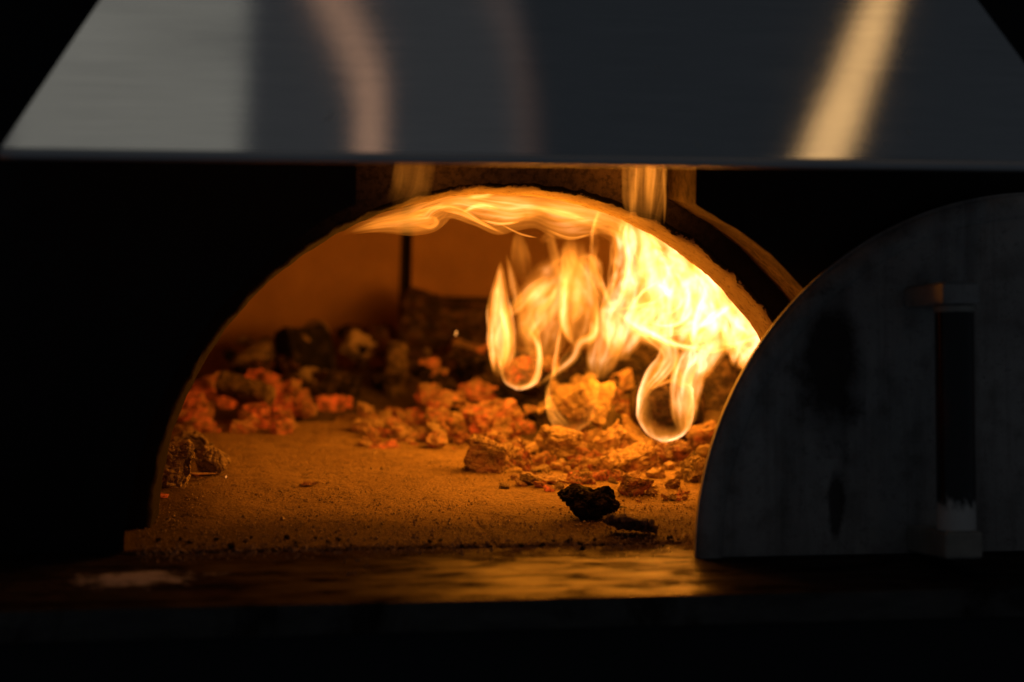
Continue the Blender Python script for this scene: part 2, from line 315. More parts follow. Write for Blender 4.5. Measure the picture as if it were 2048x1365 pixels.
# --------- flame: an optically thin glowing skin: light adds, nothing is blocked; a skin seen edge-on is brighter
def flame_mat():
    m, nt = mat('flame_skin')
    ge = N(nt, 'ShaderNodeNewGeometry')
    c = mth(nt, 'ABSOLUTE', N(nt, 'ShaderNodeVectorMath', {0: ge.outputs['Normal'], 1: ge.outputs['Incoming']}, operation='DOT_PRODUCT').outputs['Value'])
    heat = N(nt, 'ShaderNodeAttribute', attribute_name='glow_level').outputs['Fac']
    fill = N(nt, 'ShaderNodeAttribute', attribute_name='body_level').outputs['Fac']
    uv = N(nt, 'ShaderNodeUVMap', uv_map='UVMap').outputs[0]
    # thin skin: path length ~ 1/c, soft at the very rim
    soft = N(nt, 'ShaderNodeMapRange', {0: c, 1: 0.0, 2: 0.30, 3: 0.0, 4: 1.0}, interpolation_type='SMOOTHSTEP').outputs[0]
    lim0 = N(nt, 'ShaderNodeMapRange', {0: c, 1: 0.05, 2: 0.93, 3: 1.0, 4: 0.0}, interpolation_type='SMOOTHSTEP').outputs[0]
    brk = ramp(nt, noi(nt, N(nt, 'ShaderNodeMapping', {'Vector': uv, 'Location': (31, 7, 0), 'Scale': (0.45, 0.5, 1)}).outputs[0], 1.0, 3, 0.5), [(0.32, 0.5), (0.55, 1.15)])
    soft = mth(nt, 'MULTIPLY', soft, brk)
    limb = mth(nt, 'ADD', mth(nt, 'MULTIPLY', soft, mth(nt, 'POWER', lim0, 1.05)), 0.0)
    solid = mth(nt, 'POWER', c, 2.8)
    st = N(nt, 'ShaderNodeMapping', {'Vector': uv, 'Scale': (1, 1, 1)}).outputs[0]
    n1 = noi(nt, st, 1.0, 4, 0.55, 0.9)
    stk = ramp(nt, n1, [(0.30, 0.22), (0.5, 0.85), (0.70, 1.9)])
    e = mth(nt, 'ADD', mth(nt, 'MULTIPLY', solid, fill), mth(nt, 'MULTIPLY', limb, mth(nt, 'SUBTRACT', 1.0, fill)))
    e = mth(nt, 'MULTIPLY', mth(nt, 'MULTIPLY', e, heat), stk)
    col = mix(nt, N(nt, 'ShaderNodeMapRange', {0: e, 1: 0.28, 2: 1.5}).outputs[0], (1.0, 0.29, 0.025), (1.0, 0.58, 0.28))
    em = N(nt, 'ShaderNodeEmission', {'Color': col, 'Strength': e})
    tr = N(nt, 'ShaderNodeBsdfTransparent')
    ad = N(nt, 'ShaderNodeAddShader', {0: em.outputs[0], 1: tr.outputs[0]})
    m.cycles.emission_sampling = 'NONE'
    finish(nt, ad); return m
M['flame'] = flame_mat()

# ------------------------------------------------------------------ object helpers
def link(name, me, m, parent=None):
    o = bpy.data.objects.new(name, me); C.objects.link(o)
    if m is not None and not me.materials: me.materials.append(m)
    if parent: o.parent = parent
    return o
def from_bm(name, bm, m, parent=None, smooth=False, sharp=None):
    me = bpy.data.meshes.new(name); bm.normal_update(); bm.to_mesh(me); bm.free()
    if smooth:
        for p_ in me.polygons: p_.use_smooth = True
        if sharp: me.set_sharp_from_angle(angle=sharp)
    return link(name, me, m, parent)
def tag(o, label, cat=None, group=None, kind=None):
    o['label'] = label
    if cat: o['category'] = cat
    if group: o['group'] = group
    if kind: o['kind'] = kind
    return o
def empty(name, loc=(0, 0, 0)):
    o = bpy.data.objects.new(name, None); C.objects.link(o); o.location = loc; o.empty_display_size = 0.05
    return o
def box_bm(x0, x1, y0, y1, z0, z1, bev=0.0, seg=2):
    bm = bmesh.new(); bmesh.ops.create_cube(bm, size=1)
    for v in bm.verts: v.co = Vector(((x0 + x1) / 2 + v.co.x * (x1 - x0), (y0 + y1) / 2 + v.co.y * (y1 - y0), (z0 + z1) / 2 + v.co.z * (z1 - z0)))
    if bev: bmesh.ops.bevel(bm, geom=bm.edges[:], offset=bev, segments=seg, affect='EDGES', profile=0.5)
    return bm
def nz(p, s): return noise.noise(Vector(p) * s)

# ------------------------------------------------------------------ oven
oven = empty('pizza_oven', (0, 0, 0))
tag(oven, 'sooty black wood fired oven with a wide glowing arched mouth', 'oven')

# facade plate with arched opening and a flue notch above it
XL, XR, ZT = at(712, 380, 0).x, at(1391, 380, 0).x, 0.44
def arc(R, a0, a1, n, jit=0.0, seed=0):
    out = []
    for k in range(n + 1):
        a = a0 + (a1 - a0) * k / n; r = R + jit * noise.fractal(Vector((math.cos(a) * 9, math.sin(a) * 9, seed)), 0.7, 2.0, 5)
        out.append((r * math.cos(a), ZC + r * math.sin(a)))
    return out
a_base = math.asin((0 - ZC) / RF)
aR, aL = math.acos(XR / RF), math.acos(XL / RF)
out = [(-1.1, 0.0), (-1.1, 0.9), (1.3, 0.9), (1.3, 0.0)]
out += arc(RF, a_base, aR, 60, 0.0012, 1) + [(XR, ZT), (XL, ZT)] + arc(RF, aL, PI - a_base, 60, 0.0012, 2)
bm = bmesh.new(); vs0 = [bm.verts.new((x, 0, z)) for x, z in out]; vs1 = [bm.verts.new((x, D1, z)) for x, z in out]
bm.faces.new(vs0); bm.faces.new(vs1[::-1])
n = len(out)
for k in range(n):
    q = bm.faces.new((vs0[k], vs1[k], vs1[(k + 1) % n], vs0[(k + 1) % n])); q.material_index = 1
bmesh.ops.recalc_face_normals(bm, faces=bm.faces[:])
bmesh.ops.triangulate(bm, faces=[f for f in bm.faces if len(f.verts) > 4])
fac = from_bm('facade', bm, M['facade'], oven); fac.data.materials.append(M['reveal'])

# arch ring: sooty front face, tapered throat
bm = bmesh.new(); segs = 220
prof = [(RF + 0.05, D1 + 0.0015), (RF - 0.004, D1 + 0.0015), (RI + 0.004, D1 + 0.0005), (RI, D1 + 0.004), ((RI * 0.75 + RB * .25), D1 + 0.016), ((RI + RB) / 2, (D1 + D2) / 2), (RB + 0.002, D2 - 0.008), (RB, D2), (RB + 0.004, D2 + 0.01), (0.60, D2 + 0.012)]
ang0 = math.asin((-0.003 - ZC) / RI)
grid = []
for k in range(segs + 1):
    a = ang0 + (PI - 2 * ang0) * k / segs; row = []
    for j, (R, y) in enumerate(prof):
        jj = 0.0
        if 2 <= j <= 4: jj = 0.0022 * noise.fractal(Vector((math.cos(a) * 22, math.sin(a) * 22, j * 0.4)), 0.6, 2.1, 6)
        elif 5 <= j <= 7: jj = 0.0013 * noise.fractal(Vector((math.cos(a) * 14, math.sin(a) * 14, 5 + j * 0.2)), 0.7, 2.1, 5)
        R2 = R + jj
        row.append(bm.verts.new((R2 * math.cos(a), y, ZC + R2 * math.sin(a))))
    grid.append(row)
for k in range(segs):
    for j in range(len(prof) - 1):
        f = bm.faces.new((grid[k][j], grid[k + 1][j], grid[k + 1][j + 1], grid[k][j + 1]))
        f.material_index = 1 if j < 2 else 0; f.smooth = True
bmesh.ops.recalc_face_normals(bm, faces=bm.faces[:])
ring = from_bm('arch_ring', bm, M['ring'], oven); ring.data.materials.append(M['ringface'])
# flue back plate above the ring, and one filling the sides behind the facade
bm = box_bm(-0.62, 0.62, D1 + 0.004, D1 + 0.03, 0.30, 0.6)
def cut_arch(bm_, R): 
    pass
ff = []
bm.free(); bm = bmesh.new()
A = arc(RF - 0.004, PI * 0.25, PI * 0.75, 60)
top = [(x, 0.56) for x, z in A]
va = [bm.verts.new((x, D1 + 0.003, z)) for x, z in A]; vb = [bm.verts.new((x, D1 + 0.003 - 0.0, 0.56)) for x, z in top]
for k in range(60): bm.faces.new((va[k], va[k + 1], vb[k + 1], vb[k]))
bp = from_bm('flue_back', bm, M['back_plate'], oven)

# dome panels
DC, DA, DB, DH = 0.60, 0.56, 0.54, 0.47
def dome(phi, th, off=0.0):
    ct = max(0, math.cos(th)) ** 0.72; stn = math.sin(th) ** 0.9
    return Vector(((DA + off) * math.cos(phi) * ct, DC + (DB + off) * math.sin(phi) * ct, -0.01 + (DH + off) * stn))
def seam_phi(px, py):
    d = ray(px, py); t = 1.5
    while t < 6:
        P = CAM + d * t; e = (P.x / DA) ** 2 + ((P.y - DC) / DB) ** 2 + (max(P.z, 0) / DH) ** 2.4
        if P.y > DC and e > 1: break
        t += 0.002
    return math.atan2((P.y - DC) / DB, P.x / DA), P.z
ph0, zz0 = seam_phi(812, 530); _, zz1 = seam_phi(880, 592)
th1 = math.asin(min(1, max(0.05, zz1 / DH)) ** (1 / 0.9))
def panel(p0, p1, t0, t1, gp=0.008):
    bm = bmesh.new(); nu, nv = 20, 16; g = gp / 0.55
    F, B = [], []
    for i in range(nu + 1):
        fr, br = [], []
        for j in range(nv + 1):
            a = p0 + g + (p1 - p0 - 2 * g) * i / nu; b = t0 + (g if t0 > 0 else 0) + (t1 - t0 - (g if t0 > 0 else 0) - (g if t1 < PI / 2 else 0)) * j / nv
            P = dome(a, b); k = 0.004 * noise.fractal(P * 6, 0.7, 2, 4)
            edge = 0.006 if (i in (0, nu) or (j in (0, nv) and t1 < PI / 2)) else 0
            P2 = dome(a, b, edge + k)
            fr.append(bm.verts.new(P2)); br.append(bm.verts.new(dome(a, b, 0.03)))
        F.append(fr); B.append(br)
    for i in range(nu):
        for j in range(nv):
            f = bm.faces.new((F[i][j], F[i + 1][j], F[i + 1][j + 1], F[i][j + 1])); f.smooth = True
    for i in range(nu):
        for j in (0, nv): bm.faces.new((F[i][j], F[i + 1][j], B[i + 1][j], B[i][j]))
    for j in range(nv):
        for i in (0, nu): bm.faces.new((F[i][j], F[i][j + 1], B[i][j + 1], B[i][j]))
    bmesh.ops.remove_doubles(bm, verts=bm.verts[:], dist=1e-5)
    return from_bm('dome_panel', bm, M['wall'], oven)
edges = [-0.95, 0.15, ph0 - 0.95, ph0, ph0 + 0.95, PI + 0.95] if ph0 < PI - 1.0 else [-0.95, 0.2, ph0 - 0.9, ph0, PI + 0.95]
edges = sorted(edges)
for k in range(len(edges) - 1):
    if abs(edges[k + 1] - ph0) < 1e-6:
        panel(edges[k], edges[k + 1], 0.0, th1); panel(edges[k], edges[k + 1], th1, PI / 2 - 0.12)
    else: panel(edges[k], edges[k + 1], 0.0, PI / 2 - 0.12)
bm = bmesh.new(); rows = []
for i in range(49):
    rows.append([bm.verts.new(dome(-0.97 + (PI + 1.94) * i / 48, PI / 2 * j / 20, 0.035)) for j in range(21)])
for i in range(48):
    for j in range(20): bm.faces.new((rows[i][j], rows[i + 1][j], rows[i + 1][j + 1], rows[i][j + 1]))
from_bm('dome_shell', bm, M['soil'], oven)

# hearth tiles: joints run with the seam seen at the front centre
sA, sB = floor_at(940, 1035), floor_at(990, 1085)
skew = math.atan2(sA.x - sB.x, sA.y - sB.y)
sx = sB.x - (sB.y - 0.0) * math.tan(skew)
TW = 0.335
bt = box_bm(-TW / 2 + 0.001, TW / 2 - 0.001, -TW / 2 + 0.001, TW / 2 - 0.001, -0.03, 0.0, 0.0045, 2)
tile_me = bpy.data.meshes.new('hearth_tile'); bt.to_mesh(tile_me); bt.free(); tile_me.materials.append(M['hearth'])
for i in range(-2, 2):
    for j in range(4):
        t = bpy.data.objects.new('hearth_tile', tile_me); C.objects.link(t); t.parent = oven
        t.location = (sx + (i + 0.5) * TW, 0.004 + (j + 0.5) * TW, random.uniform(-0.0012, 0.0))
from_bm('hearth_bed', box_bm(-0.66, 0.66, 0.0, 1.24, -0.06, -0.012), M['soil'], oven)

# landing shelf and the panel below it
SY = -0.195
from_bm('shelf', box_bm(-1.1, 1.3, SY, 0.0025, -0.028, -0.003, 0.0025, 3), M['shelf'], oven)
from_bm('front_panel', box_bm(-1.1, 1.3, SY + 0.012, SY + 0.03, -0.62, -0.0285), M['front'], oven)

# ------------------------------------------------------------------ hood
hood = empty('extractor_hood', (0, HY, HZ))
tag(hood, 'sloping brushed stainless steel hood above the oven mouth', 'hood')
HI = 0.34
TLp, TRp = hood_pt(200, 0), hood_pt(1950, 0)
sl = (TLp.x - HXL) / (TLp.z - HZ); sr = (TRp.x - HXR) / (TRp.z - HZ)
bm = bmesh.new(); nu, nv = 80, 40; uvl = bm.loops.layers.uv.new('UVMap'); G = []
for i in range(nu + 1):
    col = []
    for j in range(nv + 1):
        h = HI * j / nv; x0, x1 = HXL + sl * h, HXR + sr * h; x = x0 + (x1 - x0) * i / nu
        P = Vector((x, HY + HSL * h, HZ + h))
        P += HN * (0.0006 * math.sin(x * 6 + 1) * math.sin(h * 9) + 0.0004 * nz((x, 0, h), 6))
        col.append((bm.verts.new(P - hood.location), (x, h)))
    G.append(col)
for i in range(nu):
    for j in range(nv):
        qs = (G[i][j], G[i + 1][j], G[i + 1][j + 1], G[i][j + 1])
        f = bm.faces.new([q[0] for q in qs]); f.smooth = True
        for l, q in zip(f.loops, qs): l[uvl].uv = q[1]
from_bm('front_sheet', bm, M['steel'], hood)
for s, X0, kk in ((-1, HXL, sl), (1, HXR, sr)):
    bm = bmesh.new(); uvl = bm.loops.layers.uv.new('UVMap')
    q = [Vector((X0, HY + 0.0005, HZ)), Vector((X0 + kk * HI, HY + HSL * HI, HZ + HI)), Vector((X0 + kk * HI, 0.25, HZ + HI)), Vector((X0, 0.25, HZ))]
    f = bm.faces.new([bm.verts.new(p_ - hood.location) for p_ in q])
    for l, p_ in zip(f.loops, q): l[uvl].uv = (p_.y, p_.z)
    so = from_bm('side_sheet', bm, M['steel'], hood)
    md = so.modifiers.new('thick', 'SOLIDIFY'); md.thickness = 0.0015
# rolled hem along the lower edge
bm = bmesh.new(); rr = 0.0042; prv = None; ns = 60
for i in range(ns + 1):
    x = HXL - 0.001 + (HXR - HXL + 0.002) * i / ns
    cur = [bm.verts.new((x, 0.0022 + rr * math.cos(a), -0.0030 + rr * math.sin(a))) for a in [2 * PI * k / 16 for k in range(16)]]
    if prv:
        for k in range(16):
            f = bm.faces.new((prv[k], prv[(k + 1) % 16], cur[(k + 1) % 16], cur[k])); f.smooth = True
    else: bm.faces.new(cur)
    prv = cur
bm.faces.new(prv[::-1])
from_bm('rolled_hem', bm, M['hem'], hood)

m, nt = mat('dried_drip'); p = N(nt, 'ShaderNodeBsdfPrincipled', {'Base Color': (0.75, 0.68, 0.55, 1), 'Roughness': 0.35, 'Metallic': 0.6}); finish(nt, p); M['drip'] = m
for x0, y0, x1, y1, wd in ((1804, 118, 1821, 92, 3.5), (1388, 284, 1402, 297, 3), (1815, 262, 1820, 268, 4), (1776, 284, 1768, 290, 2.5), (648, 243, 668, 228, 2), (1315, 130, 1317, 152, 1.5)):
    A_, B_ = hood_pt(x0, y0), hood_pt(x1, y1); ax = (B_ - A_); sd_ = ax.normalized().cross(HN) * wd * mpp(A_) / 2
    bm = bmesh.new(); ring_ = []
    for t in (0.0, 0.3, 0.7, 1.0):
        wv_ = math.sin(PI * (0.08 + 0.84 * t)); P_ = A_ + ax * t - hood.location
        ring_.append([bm.verts.new(P_ + sd_ * wv_ + HN * 0.0004), bm.verts.new(P_ + HN * (0.0004 + 0.0005 * wv_)), bm.verts.new(P_ - sd_ * wv_ + HN * 0.0004)])
    for i in range(3):
        for j in range(2): bm.faces.new((ring_[i][j], ring_[i + 1][j], ring_[i + 1][j + 1], ring_[i][j + 1]))
    from_bm('drip_mark', bm, M['drip'], hood)

# ------------------------------------------------------------------ door leaning at the right
base = floor_at(1390, 1109); DR = 0.316
door = empty('oven_door', (base.x + DR, base.y, -0.0045))
lean = math.atan2(-0.012 - base.y, 0.33) if base.y < -0.012 else 0.02
door.rotation_euler = (-lean, 0, 0)
tag(door, 'grey half round iron oven door leaning beside the fire', 'oven door')
bm = bmesh.new(); pts = [(DR * math.cos(PI * k / 96), DR * math.sin(PI * k / 96)) for k in range(97)]
f0 = bm.faces.new([bm.verts.new((x, -0.004, z)) for x, z in pts])
e = bmesh.ops.extrude_face_region(bm, geom=[f0])
for v in [g for g in e['geom'] if isinstance(g, bmesh.types.BMVert)]: v.co.y += 0.010
bmesh.ops.recalc_face_normals(bm, faces=bm.faces[:])
rim = [ed for ed in bm.edges if len(ed.link_faces) == 2 and {len(f.verts) for f in ed.link_faces} != {4}]
bmesh.ops.bevel(bm, geom=rim, offset=0.0022, segments=2, affect='EDGES')
from_bm('plate', bm, M['door'], door)
# raised band along the rim
bm = bmesh.new(); rows = []
for k in range(97):
    a = PI * k / 96; rows.append([bm.verts.new((R * math.cos(a), y, max(0.001, R * math.sin(a)))) for R, y in ((DR - 0.003, -0.0042), (DR - 0.004, -0.0058), (DR - 0.021, -0.0058), (DR - 0.023, -0.0042))])
for k in range(96):
    for j in range(3): bm.faces.new((rows[k][j], rows[k + 1][j], rows[k + 1][j + 1], rows[k][j + 1])).smooth = True
bmesh.ops.recalc_face_normals(bm, faces=bm.faces[:])
from_bm('rim_band', bm, M['door'], door)
hx = at(1846, 1080, base.y).x - door.location.x; HR = 0.0163; HO = 0.079
hz0, hz1 = 0.026, 0.213
for z0, z1 in ((0.003, 0.026), (0.2135, 0.232)):
    bmb = box_bm(hx - 0.0165, hx + 0.0165, -HO - 0.017, -0.0045, z0, z1, 0.003, 3)
    from_bm('bracket', bmb, M['bracket'] if z0 < 0.1 else M['door'], door)
bm = bmesh.new()
bmesh.ops.create_cone(bm, cap_ends=True, segments=40, radius1=HR, radius2=HR, depth=hz1 - hz0)
for v in bm.verts: v.co.z += (hz1 - hz0) / 2
hb = from_bm('handle', bm, M['handle'], door, True, 0.6); hb.location = (hx, -HO, hz0 + 0.0002)
bm = bmesh.new(); bmesh.ops.create_cone(bm, cap_ends=True, segments=40, radius1=HR + 0.0008, radius2=HR + 0.0008, depth=0.005)
hc = from_bm('handle_collar', bm, M['bracket'], door, True, 0.6); hc.location = (hx, -HO, hz1 - 0.003)

# ------------------------------------------------------------------ coals
def chunk_mesh(name, seed, kind='lump', res=2):
    rnd = random.Random(seed); bm = bmesh.new()
    if kind == 'flake':
        for _ in range(11): bm.verts.new((rnd.uniform(-.5, .5), rnd.uniform(-.42, .42), rnd.uniform(-.12, .12)))
    elif kind == 'block':
        for sx_ in (-1, 1):
            for sy_ in (-1, 1):
                for sz_ in (-1, 1): bm.verts.new((sx_ * rnd.uniform(.36, .5), sy_ * rnd.uniform(.25, .4), sz_ * rnd.uniform(.25, .38)))
        for _ in range(3): bm.verts.new((rnd.uniform(-.5, .5), rnd.uniform(-.4, .4), rnd.uniform(-.4, .4)))
    else:
        for _ in range(16):
            v = Vector((rnd.gauss(0, 1), rnd.gauss(0, 1), rnd.gauss(0, 1))).normalized()
            bm.verts.new((v.x * rnd.uniform(.38, .52), v.y * rnd.uniform(.3, .46), v.z * rnd.uniform(.26, .40)))
    r = bmesh.ops.convex_hull(bm, input=bm.verts[:])
    dele = [g for g in set(r['geom_interior'] + r['geom_unused']) if isinstance(g, bmesh.types.BMVert)]
    bmesh.ops.delete(bm, geom=dele, context='VERTS')
    bmesh.ops.bevel(bm, geom=bm.edges[:], offset=0.035, segments=1, affect='EDGES')
    bmesh.ops.triangulate(bm, faces=bm.faces[:])
    for _ in range(res):
        lim_ = (0.16, 0.08, 0.05, 0.034)[_]
        long = [ed for ed in bm.edges if ed.calc_length() > lim_]
        bmesh.ops.subdivide_edges(bm, edges=long, cuts=1); bmesh.ops.triangulate(bm, faces=bm.faces[:])
    bm.normal_update(); off = Vector((seed * 3.7, seed * 1.3, 0)); fine_ = res > 2
    for v in bm.verts:
        wp = Vector((noise.noise(v.co * 4 + off), noise.noise(v.co * 4 + off + Vector((9, 0, 0))), noise.noise(v.co * 4 + off + Vector((0, 9, 0)))))
        d = 0.075 * noise.fractal(v.co * 3.2 + off, 0.6, 2, 5)
        cell = noise.voronoi(Vector((v.co.x * 2.0, v.co.y * 4.2, v.co.z * 4.2)) + wp * 0.9 + off)[0]
        d -= (0.20 if fine_ else 0.12) * max(0, 0.20 - (cell[1] - cell[0]))
        if fine_:
            c2 = noise.voronoi(Vector((v.co.x * 3.5, v.co.y * 11, v.co.z * 11)) + wp * 1.6 + off)[0]
            d -= 0.06 * max(0, 0.22 - (c2[1] - c2[0])) * (0.6 + noise.noise(v.co * 2.5 + off))
            d += 0.004 * noise.fractal(v.co * 22 + off, 0.8, 2, 3)
        v.co += v.normal * d
    lo_ = [min(v.co[k] for v in bm.verts) for k in range(3)]; hi_ = [max(v.co[k] for v in bm.verts) for k in range(3)]
    tgt = (1.0, 0.9, 0.8) if kind != 'flake' else (1.0, 0.9, 0.42)
    for v in bm.verts: v.co = Vector([((v.co[k] - (lo_[k] + hi_[k]) / 2) / (hi_[k] - lo_[k])) * tgt[k] for k in range(3)])
    me = bpy.data.meshes.new(name); bm.normal_update(); bm.to_mesh(me); bm.free()
    for p_ in me.polygons: p_.use_smooth = True
    me.set_sharp_from_angle(angle=0.55)
    return me
LUMP = [chunk_mesh('coal', 10 + k, 'lump', 4) for k in range(8)]
BLOCK = [chunk_mesh('coal', 40 + k, 'block', 4) for k in range(7)]
FLAKE = [chunk_mesh('coal', 70 + k, 'flake', 4) for k in range(5)]
SMALL = [chunk_mesh('coal', 90 + k, ('lump', 'block')[k % 2], 3) for k in range(10)]
MESHC = {}
def with_mat(me, m):
    key = (me.name, m)
    if key not in MESHC:
        c = me.copy(); c.materials.clear(); c.materials.append(M[m]); MESHC[key] = c
    return MESHC[key]
def coal(name, me, m, P, size, rot, label, cat='coal', group=None):
    o = bpy.data.objects.new(name, with_mat(me, m)); C.objects.link(o)
    o.location = P; o.scale = size; o.rotation_euler = rot
    return tag(o, label, cat, group)
def coal_px(name, pool, k, m, x0, y0, x1, y1, label, Y=None, rot=(0, 0, 0), depth=0.9, cat='coal', group=None):
    """a piece whose outline fills the photo box, standing on the hearth (Y None) or resting in the heap at depth Y"""
    cx = (x0 + x1) / 2
    if Y is None: B = floor_at(cx, y1 - (y1 - y0) * 0.10); Y = B.y + 0.25 * (x1 - x0) * mpp(B)
    P = at(cx, (y0 + y1) / 2, Y); s = mpp(P); W, H = (x1 - x0) * s, (y1 - y0) * s
    return coal(name, pool[k % len(pool)], m, P, (W * 1.0, W * depth, H * 1.15), rot, label, cat, group)

# mound of ash the heap lies on
bm = bmesh.new(); nx, ny = 70, 70; V = []
def mound(x, y):
    a = max(0, 1 - ((x - 0.34) / 0.26) ** 2 - ((y - 0.66) / 0.30) ** 2)
    b = max(0, 1 - ((x - 0.02) / 0.42) ** 2 - ((y - 0.98) / 0.17) ** 2)
    c_ = max(0, 1 - ((x + 0.16) / 0.16) ** 2 - ((y - 0.80) / 0.13) ** 2)
    h = 0.055 * a + 0.035 * b + 0.008 * c_
    return h * (1 + 0.35 * noise.fractal(Vector((x * 14, y * 14, 0)), 0.7, 2, 4)) - 0.004
for i in range(nx + 1):
    V.append([])
    for j in range(ny + 1):
        x = -0.45 + 1.0 * i / nx; y = 0.28 + 0.84 * j / ny
        V[-1].append(bm.verts.new((x, y, mound(x, y))))
for i in range(nx):
    for j in range(ny):
        f = bm.faces.new((V[i][j], V[i + 1][j], V[i + 1][j + 1], V[i][j + 1])); f.smooth = True
tag(from_bm('ash_bed', bm, M['bed']), 'brown ash heaped under the burning coals', 'ash', kind='stuff')

# thin drift of ash that fills most of the joints
bm = bmesh.new(); nx, ny = 220, 200; V = []
for i in range(nx + 1):
    V.append([])
    for j in range(ny + 1):
        x = -0.36 + 0.80 * i / nx; y = 0.002 + 0.85 * (j / ny) ** 1.4
        n1_ = noise.fractal(Vector((x * 9, y * 9, 3)), 0.6, 2, 6); n2_ = noise.fractal(Vector((x * 70, y * 70, 9)), 0.5, 2, 3)
        V[-1].append(bm.verts.new((x, y, -0.0044 + 0.0046 * min(1, y / 0.17) + 0.0022 * n1_ + 0.0007 * n2_)))
for i in range(nx):
    for j in range(ny):
        f = bm.faces.new((V[i][j], V[i + 1][j], V[i + 1][j + 1], V[i][j + 1])); f.smooth = True
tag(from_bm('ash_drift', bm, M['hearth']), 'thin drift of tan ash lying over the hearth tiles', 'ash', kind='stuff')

# the pieces one can pick out
PIECES = [
 ('charcoal', LUMP, 1, 'black', 1113, 962, 1245, 1046, 'shiny black charcoal lump at the front of the hearth', None, (0.1, 0.1, 0.2), 0.8),
 ('charcoal', FLAKE, 1, 'black', 1165, 1000, 1262, 1030, 'thin black splinter sticking out behind the big black charcoal lump', 0.13, (0.2, 0.25, 0.1), 0.7),
 ('bark_flake', FLAKE, 2, 'bark', 1205, 1012, 1318, 1080, 'dull grey brown bark flake lying in front of the black charcoal', None, (-0.5, 0.1, -0.2), 0.9),
 ('ash_pebble', LUMP, 3, 'ash', 1236, 944, 1308, 996, 'rounded tan ash pebble behind the bark flake', None, (0, 0, 0.4), 0.9),
 ('coal', BLOCK, 2, 'ash', 1198, 896, 1322, 972, 'large ash coated coal slanting above the tan pebble', 0.36, (0.1, -0.32, 0.3), 0.8),
 ('coal', LUMP, 4, 'grey', 1348, 905, 1440, 990, 'olive brown ash lump touching the edge of the iron door', 0.30, (0.1, 0, 0.5), 0.9),
 ('coal', LUMP, 6, 'ash', 1384, 888, 1440, 925, 'pale crumbly cap on the lump beside the door', 0.335, (0, 0, 1.0), 0.9),
 ('ember', BLOCK, 0, 'warm', 1375, 848, 1450, 905, 'orange ember with a flat top beside the door', 0.40, (0.2, -0.3, 0.2), 0.8),
 ('coal', BLOCK, 3, 'ash', 928, 872, 1022, 952, 'cracked pale coal block alone at the left foot of the heap', None, (0.0, 0.25, -0.3), 0.85),
 ('ember', FLAKE, 0, 'warm', 1016, 884, 1084, 952, 'upright orange ember slab leaning on the cracked pale block', None, (1.2, 0.5, 0.2), 1.0),
 ('coal', BLOCK, 4, 'ash', 1080, 852, 1162, 916, 'squarish pale orange coal at the middle of the heap front', 0.43, (0.1, 0.1, 0.2), 0.9),
 ('coal', FLAKE, 3, 'ash', 1182, 846, 1266, 918, 'knobbly twisted ash piece left of the ring flame', 0.41, (0.9, -0.6, 0.2), 0.8),
 ('coal', BLOCK, 5, 'ash', 1165, 752, 1222, 860, 'upright pale coal standing inside the middle flame', 0.50, (0.1, 0.2, 0.3), 0.9),
 ('coal', BLOCK, 1, 'ash', 1128, 770, 1186, 836, 'tilted pale coal wedged left of the upright one', 0.48, (0.3, 0.9, 0.1), 0.9),
 ('coal', FLAKE, 4, 'warm', 1205, 755, 1268, 835, 'thin translucent orange slab right of the upright pale coal', 0.53, (1.3, 0.2, 0.1), 0.8),
 ('ember', LUMP, 2, 'hot', 1005, 700, 1072, 775, 'dull red ember inside the leftmost flame', 0.58, (0.2, 0.1, 0.4), 0.9),
 ('ember', BLOCK, 6, 'hot', 925, 800, 1040, 862, 'large glowing red orange ember left of the middle flame', 0.56, (0.1, -0.3, 0.4), 0.8),
 ('ember', FLAKE, 1, 'warm', 1035, 795, 1085, 850, 'dark red ember slab behind the large glowing one', 0.585, (1.2, 0.3, 0.5), 0.8),
 ('coal', LUMP, 5, 'char', 1120, 690, 1180, 760, 'sooty coal behind the middle flame', 0.62, (0, 0.4, 0.2), 0.9),
 ('ember', LUMP, 0, 'warm', 1300, 875, 1395, 930, 'dark orange ember beneath the ring flame', 0.40, (0, 0.1, 0.7), 0.8),
 ('coal', FLAKE, 2, 'ash', 1040, 940, 1200, 975, 'flat ash crust spread at the front edge of the heap', None, (0, 0.05, 0.2), 0.8),
 ('coal', FLAKE, 0, 'ash', 1135, 905, 1215, 955, 'striped ash splinter below the squarish pale coal', 0.37, (0.2, -0.5, 0.4), 0.8),
 ('ember', FLAKE, 3, 'warm', 1135, 945, 1190, 985, 'small orange ember chip tucked behind the black charcoal', 0.285, (0.4, 0.2, 0.4), 0.9),
 ('ash_lump', BLOCK, 5, 'grey', 286, 868, 386, 990, 'big grey ash coated stump by the left foot of the arch', None, (0.05, 0.12, 0.2), 1.0),
 ('ash_lump', LUMP, 7, 'grey', 340, 858, 436, 912, 'brown ash lump behind the grey stump at the left', 0.44, (0, 0.1, 0.3), 0.9),
 ('ash_lump', LUMP, 0, 'grey', 386, 893, 462, 960, 'tan rounded lump leaning beside the grey stump', None, (0.2, 0.5, 0.3), 0.9),
 ('ember', FLAKE, 2, 'hot', 290, 980, 338, 1004, 'small red ember chip at the left foot of the arch', None, (0, -0.2, 0.2), 0.8),
 ('coal', FLAKE, 1, 'ash', 370, 935, 440, 970, 'flat tan ash chip before the tan rounded lump', None, (0, 0.1, 0.2), 0.8),
 ('ember', FLAKE, 3, 'warm', 603, 958, 640, 976, 'single small brown chip on the bare hearth left of centre', None, (0, 0, 0.2), 0.8),
 ('ember', SMALL, 1, 'hot', 540, 838, 585, 876, 'bright pinkish ember cube at the front of the left cluster', None, (0, 0.0, 0.3), 0.9),
 ('ember', LUMP, 3, 'hot', 632, 782, 708, 832, 'lone leaf shaped red ember right of the left cluster', None, (0.1, -0.2, 0.2), 0.8),
]
